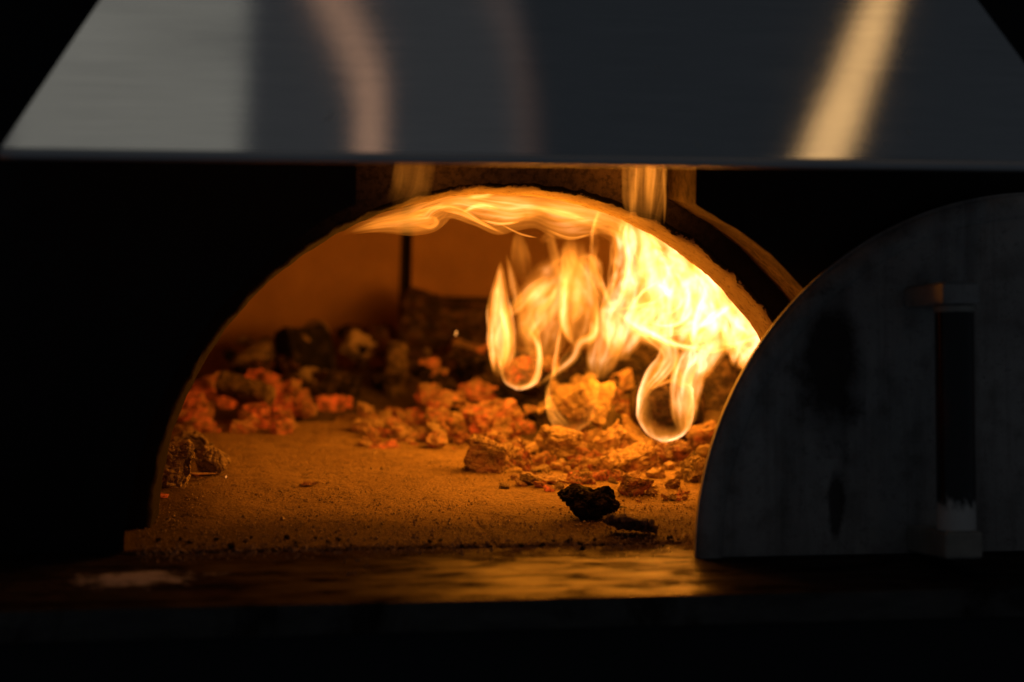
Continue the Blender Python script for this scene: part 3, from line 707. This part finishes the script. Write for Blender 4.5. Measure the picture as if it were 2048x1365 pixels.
for (nm, pool, k, m_, x0, y0, x1, y1, lab, Y, rot, dep) in PIECES:
    coal_px(nm, pool, k, m_, x0, y0, x1, y1, lab, Y, rot, dep, cat={'ash_lump': 'ash lump', 'ash_pebble': 'ash', 'bark_flake': 'bark', 'charcoal': 'charcoal', 'ember': 'ember'}.get(nm, 'coal'))

# logs: a tapered, knobbly split log between two points
def log(name, A, B, r, m, label, seed, flat=0.85):
    bm = bmesh.new(); ax = (B - A); L = ax.length; ns, nr = 22, 20; prv = None; rings = []
    for i in range(ns + 1):
        t = i / ns; cur = []
        rr = r * (1 - 0.10 * t + 0.12 * noise.noise(Vector((t * 3, seed, 0))))
        if i in (0, ns): rr *= 0.80
        for k in range(nr):
            a = 2 * PI * k / nr
            n_ = noise.fractal(Vector((math.cos(a) * 1.6, math.sin(a) * 1.6, t * L / r * 0.7 + seed * 5)), 0.7, 2, 5)
            blk = noise.voronoi(Vector((math.cos(a) * 2.2, math.sin(a) * 2.2, t * L / r * 1.1 + seed)))[0]
            q = rr * (1 + 0.14 * n_ - 0.55 * max(0, 0.16 - (blk[1] - blk[0])))
            cur.append(bm.verts.new((q * math.cos(a), q * math.sin(a) * flat, t * L)))
        if prv:
            for k in range(nr): bm.faces.new((prv[k], prv[(k + 1) % nr], cur[(k + 1) % nr], cur[k]))
        prv = cur; rings.append(cur)
    for rg, z in ((rings[0], -0.004), (rings[-1], L + 0.004)):
        c_ = bm.verts.new((0, 0, z))
        for k in range(nr): bm.faces.new((rg[k], rg[(k + 1) % nr], c_))
    bmesh.ops.recalc_face_normals(bm, faces=bm.faces[:])
    o = from_bm(name, bm, M['log' + m], None, True, 0.7)
    o.rotation_mode = 'QUATERNION'; o.rotation_quaternion = Vector((0, 0, 1)).rotation_difference(ax.normalized()); o.location = A
    return tag(o, label, 'log')
log('charred_log', at(1332, 822, 0.44), at(1350, 750, 0.70), 0.040, 'char', 'round black log end wrapped in the ring shaped flame', 1, 0.95)
log('charred_log', at(1420, 860, 0.52), at(1440, 708, 0.60), 0.036, 'char', 'cracked charred log standing between the ring flame and the door', 2)
log('charred_log', at(1250, 780, 0.66), at(1330, 730, 0.72), 0.04, 'char', 'dim sooty log lying behind the ring flame', 3)
log('charred_log', at(806, 615, 1.02), at(975, 655, 0.98), 0.030, 'char', 'dark log lying along the back wall under the wall joint', 4)
log('charred_log', at(800, 655, 0.98), at(965, 690, 0.94), 0.028, 'char', 'second dark log below the one along the back wall', 5)
log('charred_log', at(563, 720, 0.95), at(655, 712, 0.97), 0.043, 'black', 'short fat black log in the blurred pile at the back left', 6)
log('ashy_stick', at(790, 800, 0.86), at(793, 690, 0.92), 0.016, 'grey', 'upright tan stick in the blurred pile at the back centre', 7)
log('ashy_stick', at(600, 690, 0.94), at(640, 655, 1.0), 0.016, 'grey', 'stubby tan stick on top of the black back log', 8)
log('ashy_stick', at(475, 745, 0.92), at(545, 690, 0.98), 0.018, 'grey', 'slanted tan stick at the back left by the arch edge', 9)
log('ashy_stick', at(438, 765, 0.76), at(545, 795, 0.73), 0.016, 'grey', 'low tan stick lying over the red embers at the left', 10)

# clusters of small coals nobody would tell apart
def cluster(nm, n, box, Yr, sizes, mats, label, cat, group, seed, pool=SMALL, floor_z=None):
    rnd = random.Random(seed)
    for k in range(n):
        px, py = rnd.uniform(box[0], box[2]), rnd.uniform(box[1], box[3])
        if Yr is None:
            B = floor_at(px, py); s = rnd.uniform(*sizes); P = B + Vector((0, 0, s * 0.22))
        else:
            t = (box[3] - py) / max(1, box[3] - box[1]); P = at(px, py, Yr[0] + (Yr[1] - Yr[0]) * t); s = rnd.uniform(*sizes)
        me = pool[rnd.randrange(len(pool))]
        coal(nm, me, rnd.choice(mats), P, (s * rnd.uniform(0.8, 1.3), s * rnd.uniform(0.7, 1.1), s * rnd.uniform(0.55, 1.0)),
             (rnd.uniform(-.5, .5), rnd.uniform(-.5, .5), rnd.uniform(0, 6.28)), label, cat, group)
cluster('ember', 46, (352, 762, 615, 866), (0.64, 0.84), (0.010, 0.042), ['hot', 'hot', 'warm', 'hot'], 'red ember in the left hearth cluster', 'ember', 'left ember cluster', 1)
cluster('ember', 60, (725, 815, 925, 905), (0.52, 0.74), (0.009, 0.032), ['hot', 'warm', 'hot', 'ash'], 'small ember in the cluster beside the cracked pale block', 'ember', 'middle ember cluster', 2)
cluster('ember', 70, (985, 845, 1250, 950), (0.36, 0.56), (0.009, 0.034), ['hot', 'warm', 'ash', 'warm'], 'small ember packed along the heap front', 'ember', 'embers at the heap front', 3)
cluster('ember', 34, (1200, 890, 1420, 972), (0.30, 0.47), (0.008, 0.030), ['warm', 'ash', 'hot', 'ash'], 'small ember under the lumps beside the door', 'ember', 'embers beside the door', 4)
cluster('ember', 50, (870, 812, 1020, 885), (0.50, 0.68), (0.008, 0.030), ['hot', 'warm', 'hot', 'ash'], 'small ember filling the gap behind the cracked pale block', 'ember', 'embers behind the pale block', 11)
cluster('ember', 56, (1000, 905, 1410, 985), None, (0.007, 0.021), ['warm', 'ash', 'hot', 'ash', 'grey'], 'small ember spilled at the foot of the heap', 'ember', 'embers spilled from the heap', 12)
cluster('coal', 44, (850, 700, 1130, 835), (0.62, 0.92), (0.022, 0.048), ['black', 'char', 'warm', 'char', 'char', 'hot'], 'coal in the shade behind the leftmost flame', 'coal', 'coals behind the left flame', 5)
cluster('coal', 42, (470, 665, 860, 790), (0.84, 1.03), (0.022, 0.055), ['black', 'char', 'black', 'bark', 'char', 'black'], 'blurred coal in the pile along the back wall', 'coal', 'coals along the back wall', 6)
cluster('coal', 60, (1080, 720, 1480, 870), (0.46, 0.74), (0.018, 0.05), ['char', 'warm', 'ash', 'ash', 'char'], 'coal in the heap under the brightest flames', 'coal', 'coals under the flames', 7)
cluster('ash_pebble', 14, (1240, 970, 1400, 1005), None, (0.006, 0.014), ['ash', 'warm', 'grey'], 'tiny ash pebble behind the bark flake', 'ash', 'pebbles by the bark flake', 8)
cluster('charcoal', 40, (285, 1076, 1385, 1100), None, (0.002, 0.007), ['black'], 'tiny charcoal crumb along the front hearth joint', 'charcoal', 'crumbs along the hearth front', 9)
cluster('ash_pebble', 7, (670, 1122, 780, 1152), None, (0.003, 0.0045), ['grey'], 'tiny fleck on the dark shelf', 'ash', 'flecks on the shelf', 10)

# keep only the small pieces that can be seen past the big ones; say which is which by its place in its cluster
bpy.context.view_layer.update()
dg = bpy.context.evaluated_depsgraph_get()
def px_of(P):
    d = P - CAM; return 1024 + FPX * d.dot(RGT) / d.dot(FWD)
byg = {}
for o in list(C.objects):
    if o.get('group') and o.type == 'MESH':
        mw = o.matrix_world; vs_ = o.data.vertices; hit = 0; step = max(1, len(vs_) // 36)
        for i in range(0, len(vs_), step):
            P = mw @ vs_[i].co; d = (P - CAM); ok, loc, nrm, idx, ob, _m = scene.ray_cast(dg, CAM, d.normalized(), distance=d.length + 0.02)
            if ok and ob.name == o.name: hit += 1
        if hit < 4: bpy.data.objects.remove(o)
        else: byg.setdefault(o['group'], []).append(o)
def nth(n_): return '%d%s' % (n_, 'th' if 10 < n_ % 100 < 14 else {1: 'st', 2: 'nd', 3: 'rd'}.get(n_ % 10, 'th'))
TONE = {'bark': 'dusty', 'glowing_ember': 'bright', 'warm_ember': 'dull orange', 'ash_coated_coal': 'ashy', 'grey_ash_lump': 'tan', 'dead_charcoal': 'black', 'charred_log': 'sooty'}
for g_, obs in byg.items():
    obs.sort(key=lambda o: px_of(o.location))
    for i, o in enumerate(obs):
        o['label'] = '%s %s, %s from the left' % (TONE.get(o.data.materials[0].name, ''), o['label'], nth(i + 1))

# crumbs of ash over the hearth
rg = np.random.default_rng(5); nC = 13000
ys = 0.01 + rg.beta(1.0, 2.2, nC) * 0.75; xs = rg.uniform(-0.33, 0.42, nC)
ys[-2500:] = rg.normal(0.0, 0.013, 2500); ys[-2500:] -= np.abs(rg.normal(0, 0.012, 2500))
s = (0.0005 + 0.0017 * rg.beta(1, 5, nC)); s[:50] *= 2.2
octv = np.array([(1, 0, 0), (-1, 0, 0), (0, 1, 0), (0, -1, 0), (0, 0, 1), (0, 0, -1)], float)
octf = np.array([(0, 2, 4), (2, 1, 4), (1, 3, 4), (3, 0, 4), (2, 0, 5), (1, 2, 5), (3, 1, 5), (0, 3, 5)])
vv = (octv[None] * (s[:, None] * rg.uniform(0.5, 1.4, (nC, 3)))[:, None, :] * rg.uniform(0.6, 1.3, (nC, 6, 1)))
a = rg.uniform(0, 6.28, nC); cs, sn = np.cos(a)[:, None], np.sin(a)[:, None]
vx = vv[..., 0] * cs - vv[..., 1] * sn; vy = vv[..., 0] * sn + vv[..., 1] * cs
vv = np.stack([vx + xs[:, None], vy + ys[:, None], vv[..., 2] + 0.3 * s[:, None]], -1).reshape(-1, 3)
ff = (octf[None] + (np.arange(nC) * 6)[:, None, None]).reshape(-1, 3)
me = bpy.data.meshes.new('ash_crumbs'); me.from_pydata(vv.tolist(), [], ff.tolist())
tag(link('ash_crumbs', me, M['crumb']), 'fine ash crumbs strewn over the hearth floor', 'ash', kind='stuff')

# ------------------------------------------------------------------ flames
def catmull(P, t):
    n_ = len(P) - 1; x = t * n_; i = min(int(x), n_ - 1); u = x - i
    p0, p1, p2, p3 = P[max(i - 1, 0)], P[i], P[i + 1], P[min(i + 2, n_)]
    return [0.5 * (2 * b + (c_ - a_) * u + (2 * a_ - 5 * b + 4 * c_ - d_) * u * u + (3 * b - a_ - 3 * c_ + d_) * u ** 3) for a_, b, c_, d_ in zip(p0, p1, p2, p3)]
fl_seed = [0]
def tongue(parent, pts, Y, heat, fill, ns=44, nr=28, dep=0.7, wob=0.10, Y1=None, name='tongue', ends=(0.15, 0.15), us=2.2, vs=1.6):
    """closed glowing skin round a curved spine; pts = (x, y, half width) in photo pixels at depth Y"""
    sd = (pts[0][0] * 0.137 + pts[-1][1] * 0.219 + Y * 31.0) % 97.0
    bm = bmesh.new(); uvl = bm.loops.layers.uv.new('UVMap'); hl = bm.verts.layers.float.new('glow_level'); fll = bm.verts.layers.float.new('body_level')
    spine = []
    for i in range(ns + 1):
        t = i / ns; x, y, hw = catmull(pts, t); Yt = Y if Y1 is None else Y + (Y1 - Y) * t
        P = at(x, y, Yt); spine.append((P, max(hw, 0.4) * mpp(P), t))
    rows = []; run = 0
    for i, (P, r, t) in enumerate(spine):
        a_, b_ = spine[max(i - 1, 0)][0], spine[min(i + 1, ns)][0]
        T = (b_ - a_); T.normalize(); D = Vector((0.0, 1.0, 0.0)); D = (D - T * D.dot(T)).normalized(); Lx = T.cross(D)
        if i: run += (P - spine[i - 1][0]).length
        h = heat
        if ends[0] > 0: h *= min(1, t / ends[0]) ** 1.2
        if ends[1] > 0: h *= min(1, (1 - t) / ends[1]) ** 1.2
        endc = min(1, 8 * t, 8 * (1 - t)); row = []
        for k in range(nr):
            an = 2 * PI * k / nr; c_, s_ = math.cos(an), math.sin(an)
            q = noise.fractal(Vector((c_ * 1.3 + sd, s_ * 1.3, run * 16 + sd)), 0.6, 2, 3)
            rr = r * (1 + wob * 2.0 * q)
            off = Lx * (c_ * rr) + D * (s_ * rr * dep)
            w_ = noise.noise(Vector((run * 22 + sd, 3.1, c_ * 0.7))) * r * wob * 1.2
            v = bm.verts.new(P + off + Lx * w_); v[hl] = h; v[fll] = fill
            row.append((v, run))
        rows.append(row)
    for i in range(ns):
        for k in range(nr):
            k2 = (k + 1) % nr
            f = bm.faces.new((rows[i][k][0], rows[i][k2][0], rows[i + 1][k2][0], rows[i + 1][k][0])); f.smooth = True
            ks = [k, k + 1, k + 1, k]; iis = [i, i, i + 1, i + 1]
            for l, kk, ii in zip(f.loops, ks, iis):
                aa = 2 * PI * kk / nr
                l[uvl].uv = (math.cos(aa) * us * 0.6 + math.sin(aa) * us * 0.35 + sd, rows[ii][0][1] * 12 * vs + sd)
    o = from_bm(name, bm, M['flame'], parent); return o
def flame_thing(px, py, Y, label, group=None):
    e_ = empty('flame', (0, 0, 0)); return tag(e_, label, 'flame', group)
def lamp(name, P, energy, col, rad):
    ld = bpy.data.lights.new(name, 'POINT'); ld.energy = energy; ld.color = col; ld.shadow_soft_size = rad
    o = bpy.data.objects.new(name, ld); C.objects.link(o); o.location = P; return o
FIRE = (1.0, 0.30, 0.014)

def fil(fl, pts, hw, Y, heat, Y1=None, fill=0.9):
    n_ = len(pts) - 1
    q = [(x, y, hw * (0.25 + 0.75 * math.sin(PI * (0.12 + 0.76 * i / n_)))) for i, (x, y) in enumerate(pts)]
    return tongue(fl, q, Y, heat, fill, 36, 14, 1.0, 0.06, Y1, 'filament', (0.25, 0.25), 1.0, 1.0)

# 1 leftmost flame
fl = flame_thing(0, 0, 0, 'leftmost flame with two upright pointed tips and a curled base')
tongue(fl, [(1001, 522, 2), (1001, 550, 9), (999, 585, 16), (999, 620, 24), (1003, 660, 27), (1005, 695, 26), (1001, 725, 19), (994, 755, 6)], 0.50, 1.0, 0.50, dep=0.9, ends=(0.12, 0.2))
tongue(fl, [(996, 560, 3), (991, 600, 8), (986, 650, 9), (985, 700, 8), (990, 745, 5)], 0.49, 0.65, 0.95, wob=0.08)
tongue(fl, [(1008, 600, 3), (1010, 640, 9), (1016, 680, 12), (1008, 715, 8), (1004, 740, 4)], 0.495, 0.55, 0.9, wob=0.1)
tongue(fl, [(1012, 508, 1.5), (1019, 535, 5), (1027, 570, 8), (1034, 605, 11), (1030, 635, 8)], 0.51, 0.55, 0.55, ends=(0.3, 0.3))
tongue(fl, [(1008, 636, 6), (1035, 613, 13), (1062, 588, 16), (1090, 570, 16), (1118, 558, 9)], 0.52, 0.62, 0.75, ends=(0.2, 0.3))
tongue(fl, [(1038, 780, 6), (1038, 766, 32), (1037, 735, 42), (1036, 700, 44), (1036, 665, 40), (1042, 632, 28), (1055, 600, 14)], 0.53, 0.8, 0.10, dep=0.9, ends=(0.0, 0.3))
fil(fl, [(1024, 772), (1050, 775), (1068, 763), (1078, 735), (1078, 700), (1066, 672), (1050, 650)], 8, 0.50, 0.75)
tongue(fl, [(1085, 745, 8), (1085, 705, 34), (1090, 655, 58), (1102, 605, 70), (1122, 560, 56), (1145, 520, 34), (1155, 480, 20)], 0.58, 0.50, 1.0, wob=0.16, ends=(0.3, 0.3), us=3)
tongue(fl, [(1052, 690, 14), (1060, 660, 26), (1075, 625, 34), (1095, 595, 30), (1115, 570, 16)], 0.55, 0.58, 0.9, wob=0.18, ends=(0.3, 0.3))
fil(fl, [(1001, 535), (1001, 575), (1004, 620), (1013, 660), (1014, 700), (1004, 735)], 13, 0.495, 0.75)
fil(fl, [(1075, 640), (1080, 620), (1098, 606), (1110, 585), (1116, 562)], 9, 0.52, 0.5)
lamp('flame_light', at(1030, 640, 0.50), 1.3, FIRE, 0.05).parent = fl

# 2 middle flame
fl = flame_thing(0, 0, 0, 'middle flame wrapping the upright pale coal, its left edge snaking down')
tongue(fl, [(1160, 700, 6), (1161, 676, 28), (1160, 640, 36), (1157, 600, 35), (1150, 560, 30), (1140, 525, 18), (1132, 490, 8)], 0.50, 0.8, 0.42, dep=0.9, wob=0.13)
fil(fl, [(1132, 545), (1127, 590), (1129, 645), (1146, 690)], 12, 0.49, 0.9)
fil(fl, [(1193, 610), (1194, 645), (1186, 672), (1160, 686), (1146, 716), (1112, 745), (1076, 770)], 10, 0.48, 0.95)
fil(fl, [(1124, 640), (1116, 690), (1108, 735), (1109, 760)], 6, 0.50, 0.5)
tongue(fl, [(1150, 866, 6), (1146, 852, 34), (1142, 820, 50), (1143, 785, 52), (1152, 750, 48), (1166, 715, 36), (1180, 680, 22)], 0.46, 0.42, 0.03, dep=0.8, ends=(0.0, 0.35), wob=0.06)
tongue(fl, [(1096, 765, 4), (1098, 800, 9), (1112, 832, 12), (1142, 858, 7)], 0.45, 0.42, 0.85, ends=(0.3, 0.3))
tongue(fl, [(1158, 650, 20), (1170, 600, 40), (1165, 550, 34), (1150, 500, 20)], 0.53, 0.55, 0.95, wob=0.18, ends=(0.3, 0.3))
tongue(fl, [(1196, 760, 10), (1200, 725, 26), (1208, 690, 34), (1218, 650, 38), (1226, 600, 30)], 0.52, 0.75, 0.95, wob=0.18, ends=(0.3, 0.3), us=3)
tongue(fl, [(1036, 462, 5), (1038, 490, 14), (1042, 525, 20), (1048, 565, 16)], 0.57, 0.30, 0.5, ends=(0.2, 0.45))
tongue(fl, [(1080, 486, 7), (1098, 474, 9), (1106, 500, 11), (1116, 535, 13), (1134, 568, 12), (1140, 590, 8)], 0.55, 0.36, 0.75, ends=(0.25, 0.3))
tongue(fl, [(1140, 470, 8), (1138, 505, 15), (1138, 540, 14), (1132, 575, 10)], 0.55, 0.34, 0.7, ends=(0.3, 0.3))
tongue(fl, [(1150, 530, 8), (1172, 520, 14), (1190, 530, 16), (1200, 560, 10)], 0.54, 0.4, 0.8, ends=(0.3, 0.3))
lamp('flame_light', at(1165, 600, 0.40), 1.8, FIRE, 0.05).parent = fl

# 3 ring flame
fl = flame_thing(0, 0, 0, 'ring shaped flame hugging the round black log end by the door')
tongue(fl, [(1326, 884, 5), (1327, 873, 32), (1330, 848, 52), (1332, 815, 56), (1334, 785, 54), (1338, 760, 49), (1350, 735, 42), (1362, 708, 44), (1370, 685, 40)], 0.385, 1.3, 0.0, dep=1.0, ends=(0.0, 0.3), wob=0.035)
tongue(fl, [(1286, 800, 5), (1300, 772, 10), (1326, 742, 15), (1340, 714, 19), (1330, 688, 20), (1302, 668, 16), (1268, 648, 9)], 0.39, 1.15, 0.8, wob=0.08, ends=(0.25, 0.2))
tongue(fl, [(1366, 866, 10), (1368, 830, 28), (1370, 790, 34), (1378, 750, 36), (1398, 715, 40), (1424, 682, 38), (1446, 650, 26)], 0.40, 1.05, 1.0, wob=0.08, ends=(0.25, 0.2))
fil(fl, [(1300, 780), (1322, 768), (1345, 760)], 5, 0.385, 0.5)
fil(fl, [(1352, 760), (1352, 728), (1345, 700)], 6, 0.39, 0.4)
lamp('flame_light', at(1385, 690, 0.46), 0.9, FIRE, 0.04).parent = fl

# 4 bright mass
fl = flame_thing(0, 0, 0, 'brightest yellow white flame mass filling the right of the arch')
for pts, Y, h in (([(1235, 722, 16), (1245, 660, 42), (1262, 595, 54), (1272, 535, 56), (1268, 480, 44), (1250, 430, 30)], 0.50, 0.85),
                  ([(1340, 705, 26), (1340, 655, 60), (1345, 600, 66), (1340, 550, 62), (1318, 500, 46), (1290, 460, 30)], 0.47, 0.95),
                  ([(1445, 712, 30), (1440, 655, 64), (1430, 605, 62), (1410, 560, 48), (1380, 520, 34)], 0.45, 0.95),
                  ([(1560, 760, 30), (1530, 705, 50), (1490, 655, 56), (1450, 605, 48)], 0.43, 0.9),
                  ([(1285, 690, 20), (1300, 640, 50), (1310, 580, 60), (1300, 520, 50)], 0.58, 0.7),
                  ([(1390, 690, 30), (1390, 640, 60), (1385, 590, 60), (1360, 540, 50)], 0.60, 0.7),
                  ([(1480, 740, 20), (1500, 700, 36), (1530, 680, 40), (1570, 650, 30)], 0.40, 0.7),
                  ([(1460, 640, 30), (1430, 580, 50), (1390, 530, 50), (1330, 480, 44), (1270, 440, 34)], 0.40, 0.7)):
    tongue(fl, pts, Y, h * 1.35, 0.9, 56, 36, 0.8, 0.20, us=3.2, vs=2.0)
for pts, Y, h in (([(1210, 606, 5), (1207, 575, 18), (1205, 535, 24), (1207, 490, 27), (1216, 450, 30), (1228, 420, 28)], 0.44, 0.42),
                  ([(1300, 610, 5), (1322, 600, 40), (1345, 575, 46), (1365, 550, 40), (1370, 520, 20)], 0.42, 0.8),
                  ([(1270, 640, 10), (1310, 640, 30), (1360, 630, 40), (1400, 615, 34), (1430, 590, 18)], 0.41, 0.8),
                  ([(1380, 690, 8), (1420, 680, 26), (1462, 655, 34), (1490, 630, 20)], 0.40, 0.8),
                  ([(1430, 640, 8), (1450, 610, 24), (1440, 570, 26), (1410, 540, 14)], 0.40, 0.6),
                  ([(1290, 560, 8), (1300, 530, 26), (1290, 490, 26), (1270, 460, 14)], 0.42, 0.6)):
    tongue(fl, pts, Y, h, 0.0, 48, 30, 0.9, 0.16)
for pts, hw, h in (([(1230, 622), (1262, 645), (1300, 666), (1345, 688), (1392, 697), (1435, 688)], 9, 1.5),
                   ([(1232, 624), (1250, 572), (1257, 520), (1250, 470), (1256, 440)], 10, 1.0),
                   ([(1260, 622), (1285, 585), (1330, 556)], 5, 0.7), ([(1385, 700), (1393, 645), (1408, 592), (1420, 555)], 12, 1.5),
                   ([(1388, 664), (1428, 632), (1465, 610)], 12, 1.5), ([(1322, 512), (1338, 545), (1330, 575), (1345, 605)], 14, 1.4),
                   ([(1368, 560), (1376, 590), (1368, 630), (1352, 650)], 14, 1.5), ([(1436, 690), (1480, 686), (1530, 668)], 7, 0.8),
                   ([(1290, 640), (1325, 652), (1362, 645), (1382, 620), (1376, 592)], 6, 0.9), ([(1200, 545), (1214, 595), (1234, 624)], 7, 0.6),
                   ([(1192, 490), (1188, 525), (1196, 560), (1212, 596)], 9, 0.35), ([(1490, 716), (1515, 690), (1528, 660)], 8, 0.7),
                   ([(1236, 620), (1280, 612), (1330, 600)], 6, 0.8), ([(1345, 480), (1380, 520), (1420, 560), (1460, 600)], 16, 0.6)):
    fil(fl, pts, hw, 0.40, h)
lamp('flame_light', at(1360, 600, 0.42), 3.6, FIRE, 0.07).parent = fl
lamp('flame_light', at(1390, 580, 0.31), 0.7, FIRE, 0.04).parent = fl
lamp('flame_light', at(1270, 560, 0.62), 2.4, FIRE, 0.07).parent = fl

# 5 flame rolling under the crown
fl = flame_thing(0, 0, 0, 'flame sheet rolling along under the crown of the arch')
def roll(bot, top, Y, heat, fill, dep, Y1=None, us=4.0, vs=0.7, wob=0.05, ends=(0.4, 0.05)):
    pts = [(x, (b + t) / 2, (b - t) / 2) for (x, b), t in zip(bot, top)]
    return tongue(fl, pts, Y, heat, fill, 72, 36, dep, wob, Y1, 'tongue', ends, us, vs)
roll([(680, 476), (720, 464), (770, 468), (825, 472), (862, 464), (882, 446), (910, 440), (950, 452), (1000, 468), (1030, 464), (1080, 460), (1130, 478), (1175, 474), (1215, 470), (1270, 490)],
     [470, 440, 425, 410, 398, 388, 380, 376, 374, 374, 376, 380, 390, 405, 430], 0.24, 0.85, 0.75, 1.2, 0.34)
roll([(700, 466), (760, 455), (820, 450), (880, 432), (930, 430), (980, 446), (1030, 458), (1080, 450), (1140, 464), (1200, 470), (1260, 500)],
     [462, 430, 405, 385, 376, 372, 372, 376, 384, 400, 430], 0.20, 0.6, 0.95, 1.5, 0.30)
roll([(700, 470), (760, 466), (820, 470), (860, 462), (880, 445)], [462, 436, 420, 420, 430], 0.22, 0.35, 0.9, 1.2, None, 3.0, 0.7, 0.08, (0.2, 0.2))
for pts, hw, h in (([(815, 432), (850, 420), (885, 414), (920, 420), (955, 440), (1000, 466)], 6, 0.7), ([(880, 420), (920, 428), (960, 446), (1010, 468)], 5, 0.5),
                   ([(925, 425), (960, 412), (1000, 418)], 7, 0.8), ([(960, 440), (1000, 448), (1040, 444)], 4, 0.6), ([(1000, 448), (1040, 468), (1075, 476)], 3, 0.4),
                   ([(835, 452), (862, 455), (874, 445), (866, 432)], 6, 0.3), ([(1090, 458), (1140, 477), (1185, 468)], 5, 0.4), ([(1060, 415), (1120, 425), (1180, 445)], 9, 0.5),
                   ([(930, 396), (970, 392), (1000, 380)], 7, 0.5)):
    fil(fl, pts, hw, 0.21, h)
lamp('flame_light', at(1060, 540, 0.21), 1.5, FIRE, 0.05).parent = fl

# 6 wisps that lick out in front of the arch, up the flue
fl = flame_thing(0, 0, 0, 'pale orange flame wisp streaming up the flue at the right of the crown')
tongue(fl, [(1290, 462, 30), (1288, 420, 38), (1287, 375, 42), (1290, 335, 44), (1294, 290, 46), (1296, 250, 46)], 0.06, 0.30, 0.9, 44, 36, 0.5, 0.12, us=6.0, vs=0.25, ends=(0.45, 0.0))
fil(fl, [(1328, 450), (1330, 400), (1328, 350), (1326, 290)], 4, 0.055, 0.2)
fil(fl, [(1300, 430), (1303, 380), (1300, 340), (1300, 280)], 16, 0.055, 0.32)
fil(fl, [(1262, 440), (1268, 390), (1276, 340), (1284, 280)], 10, 0.055, 0.18)
lamp('flame_light', at(1270, 360, 0.055), 0.055, FIRE, 0.02).parent = fl
fl = flame_thing(0, 0, 0, 'faint orange flame veil rising up the flue at the left of the crown')
tongue(fl, [(800, 420, 30), (820, 385, 42), (830, 340, 44), (836, 290, 40)], 0.06, 0.075, 1.0, 40, 30, 0.5, 0.14, us=4.0, vs=0.25, ends=(0.5, 0.0))
lamp('flame_light', at(900, 350, 0.055), 0.03, FIRE, 0.02).parent = fl

# sparks
m, nt = mat('spark_glow'); e_ = N(nt, 'ShaderNodeEmission', {'Color': (1, 0.35, 0.07, 1), 'Strength': 1.5}); finish(nt, e_); M['spark'] = m; m.cycles.emission_sampling = 'NONE'
for px, py, Y, h_, lab in ((912, 668, 0.62, 0.003, 'tiny orange spark floating left of the flames'), (452, 957, 0.30, 0.0013, 'tiny bright spark lying on the hearth by the grey stump')):
    bm = bmesh.new(); bmesh.ops.create_icosphere(bm, subdivisions=2, radius=1)
    for v in bm.verts: v.co = Vector((v.co.x * h_ * 0.35, v.co.y * h_ * 0.35, v.co.z * h_)) * (1 + 0.2 * v.co.z)
    o = from_bm('spark', bm, M['spark'], None, True); o.location = at(px, py, Y) if py < 800 else floor_at(px, py) + Vector((0, 0, h_)); o.rotation_euler = (0, 0.25, 0)
    tag(o, lab, 'spark')
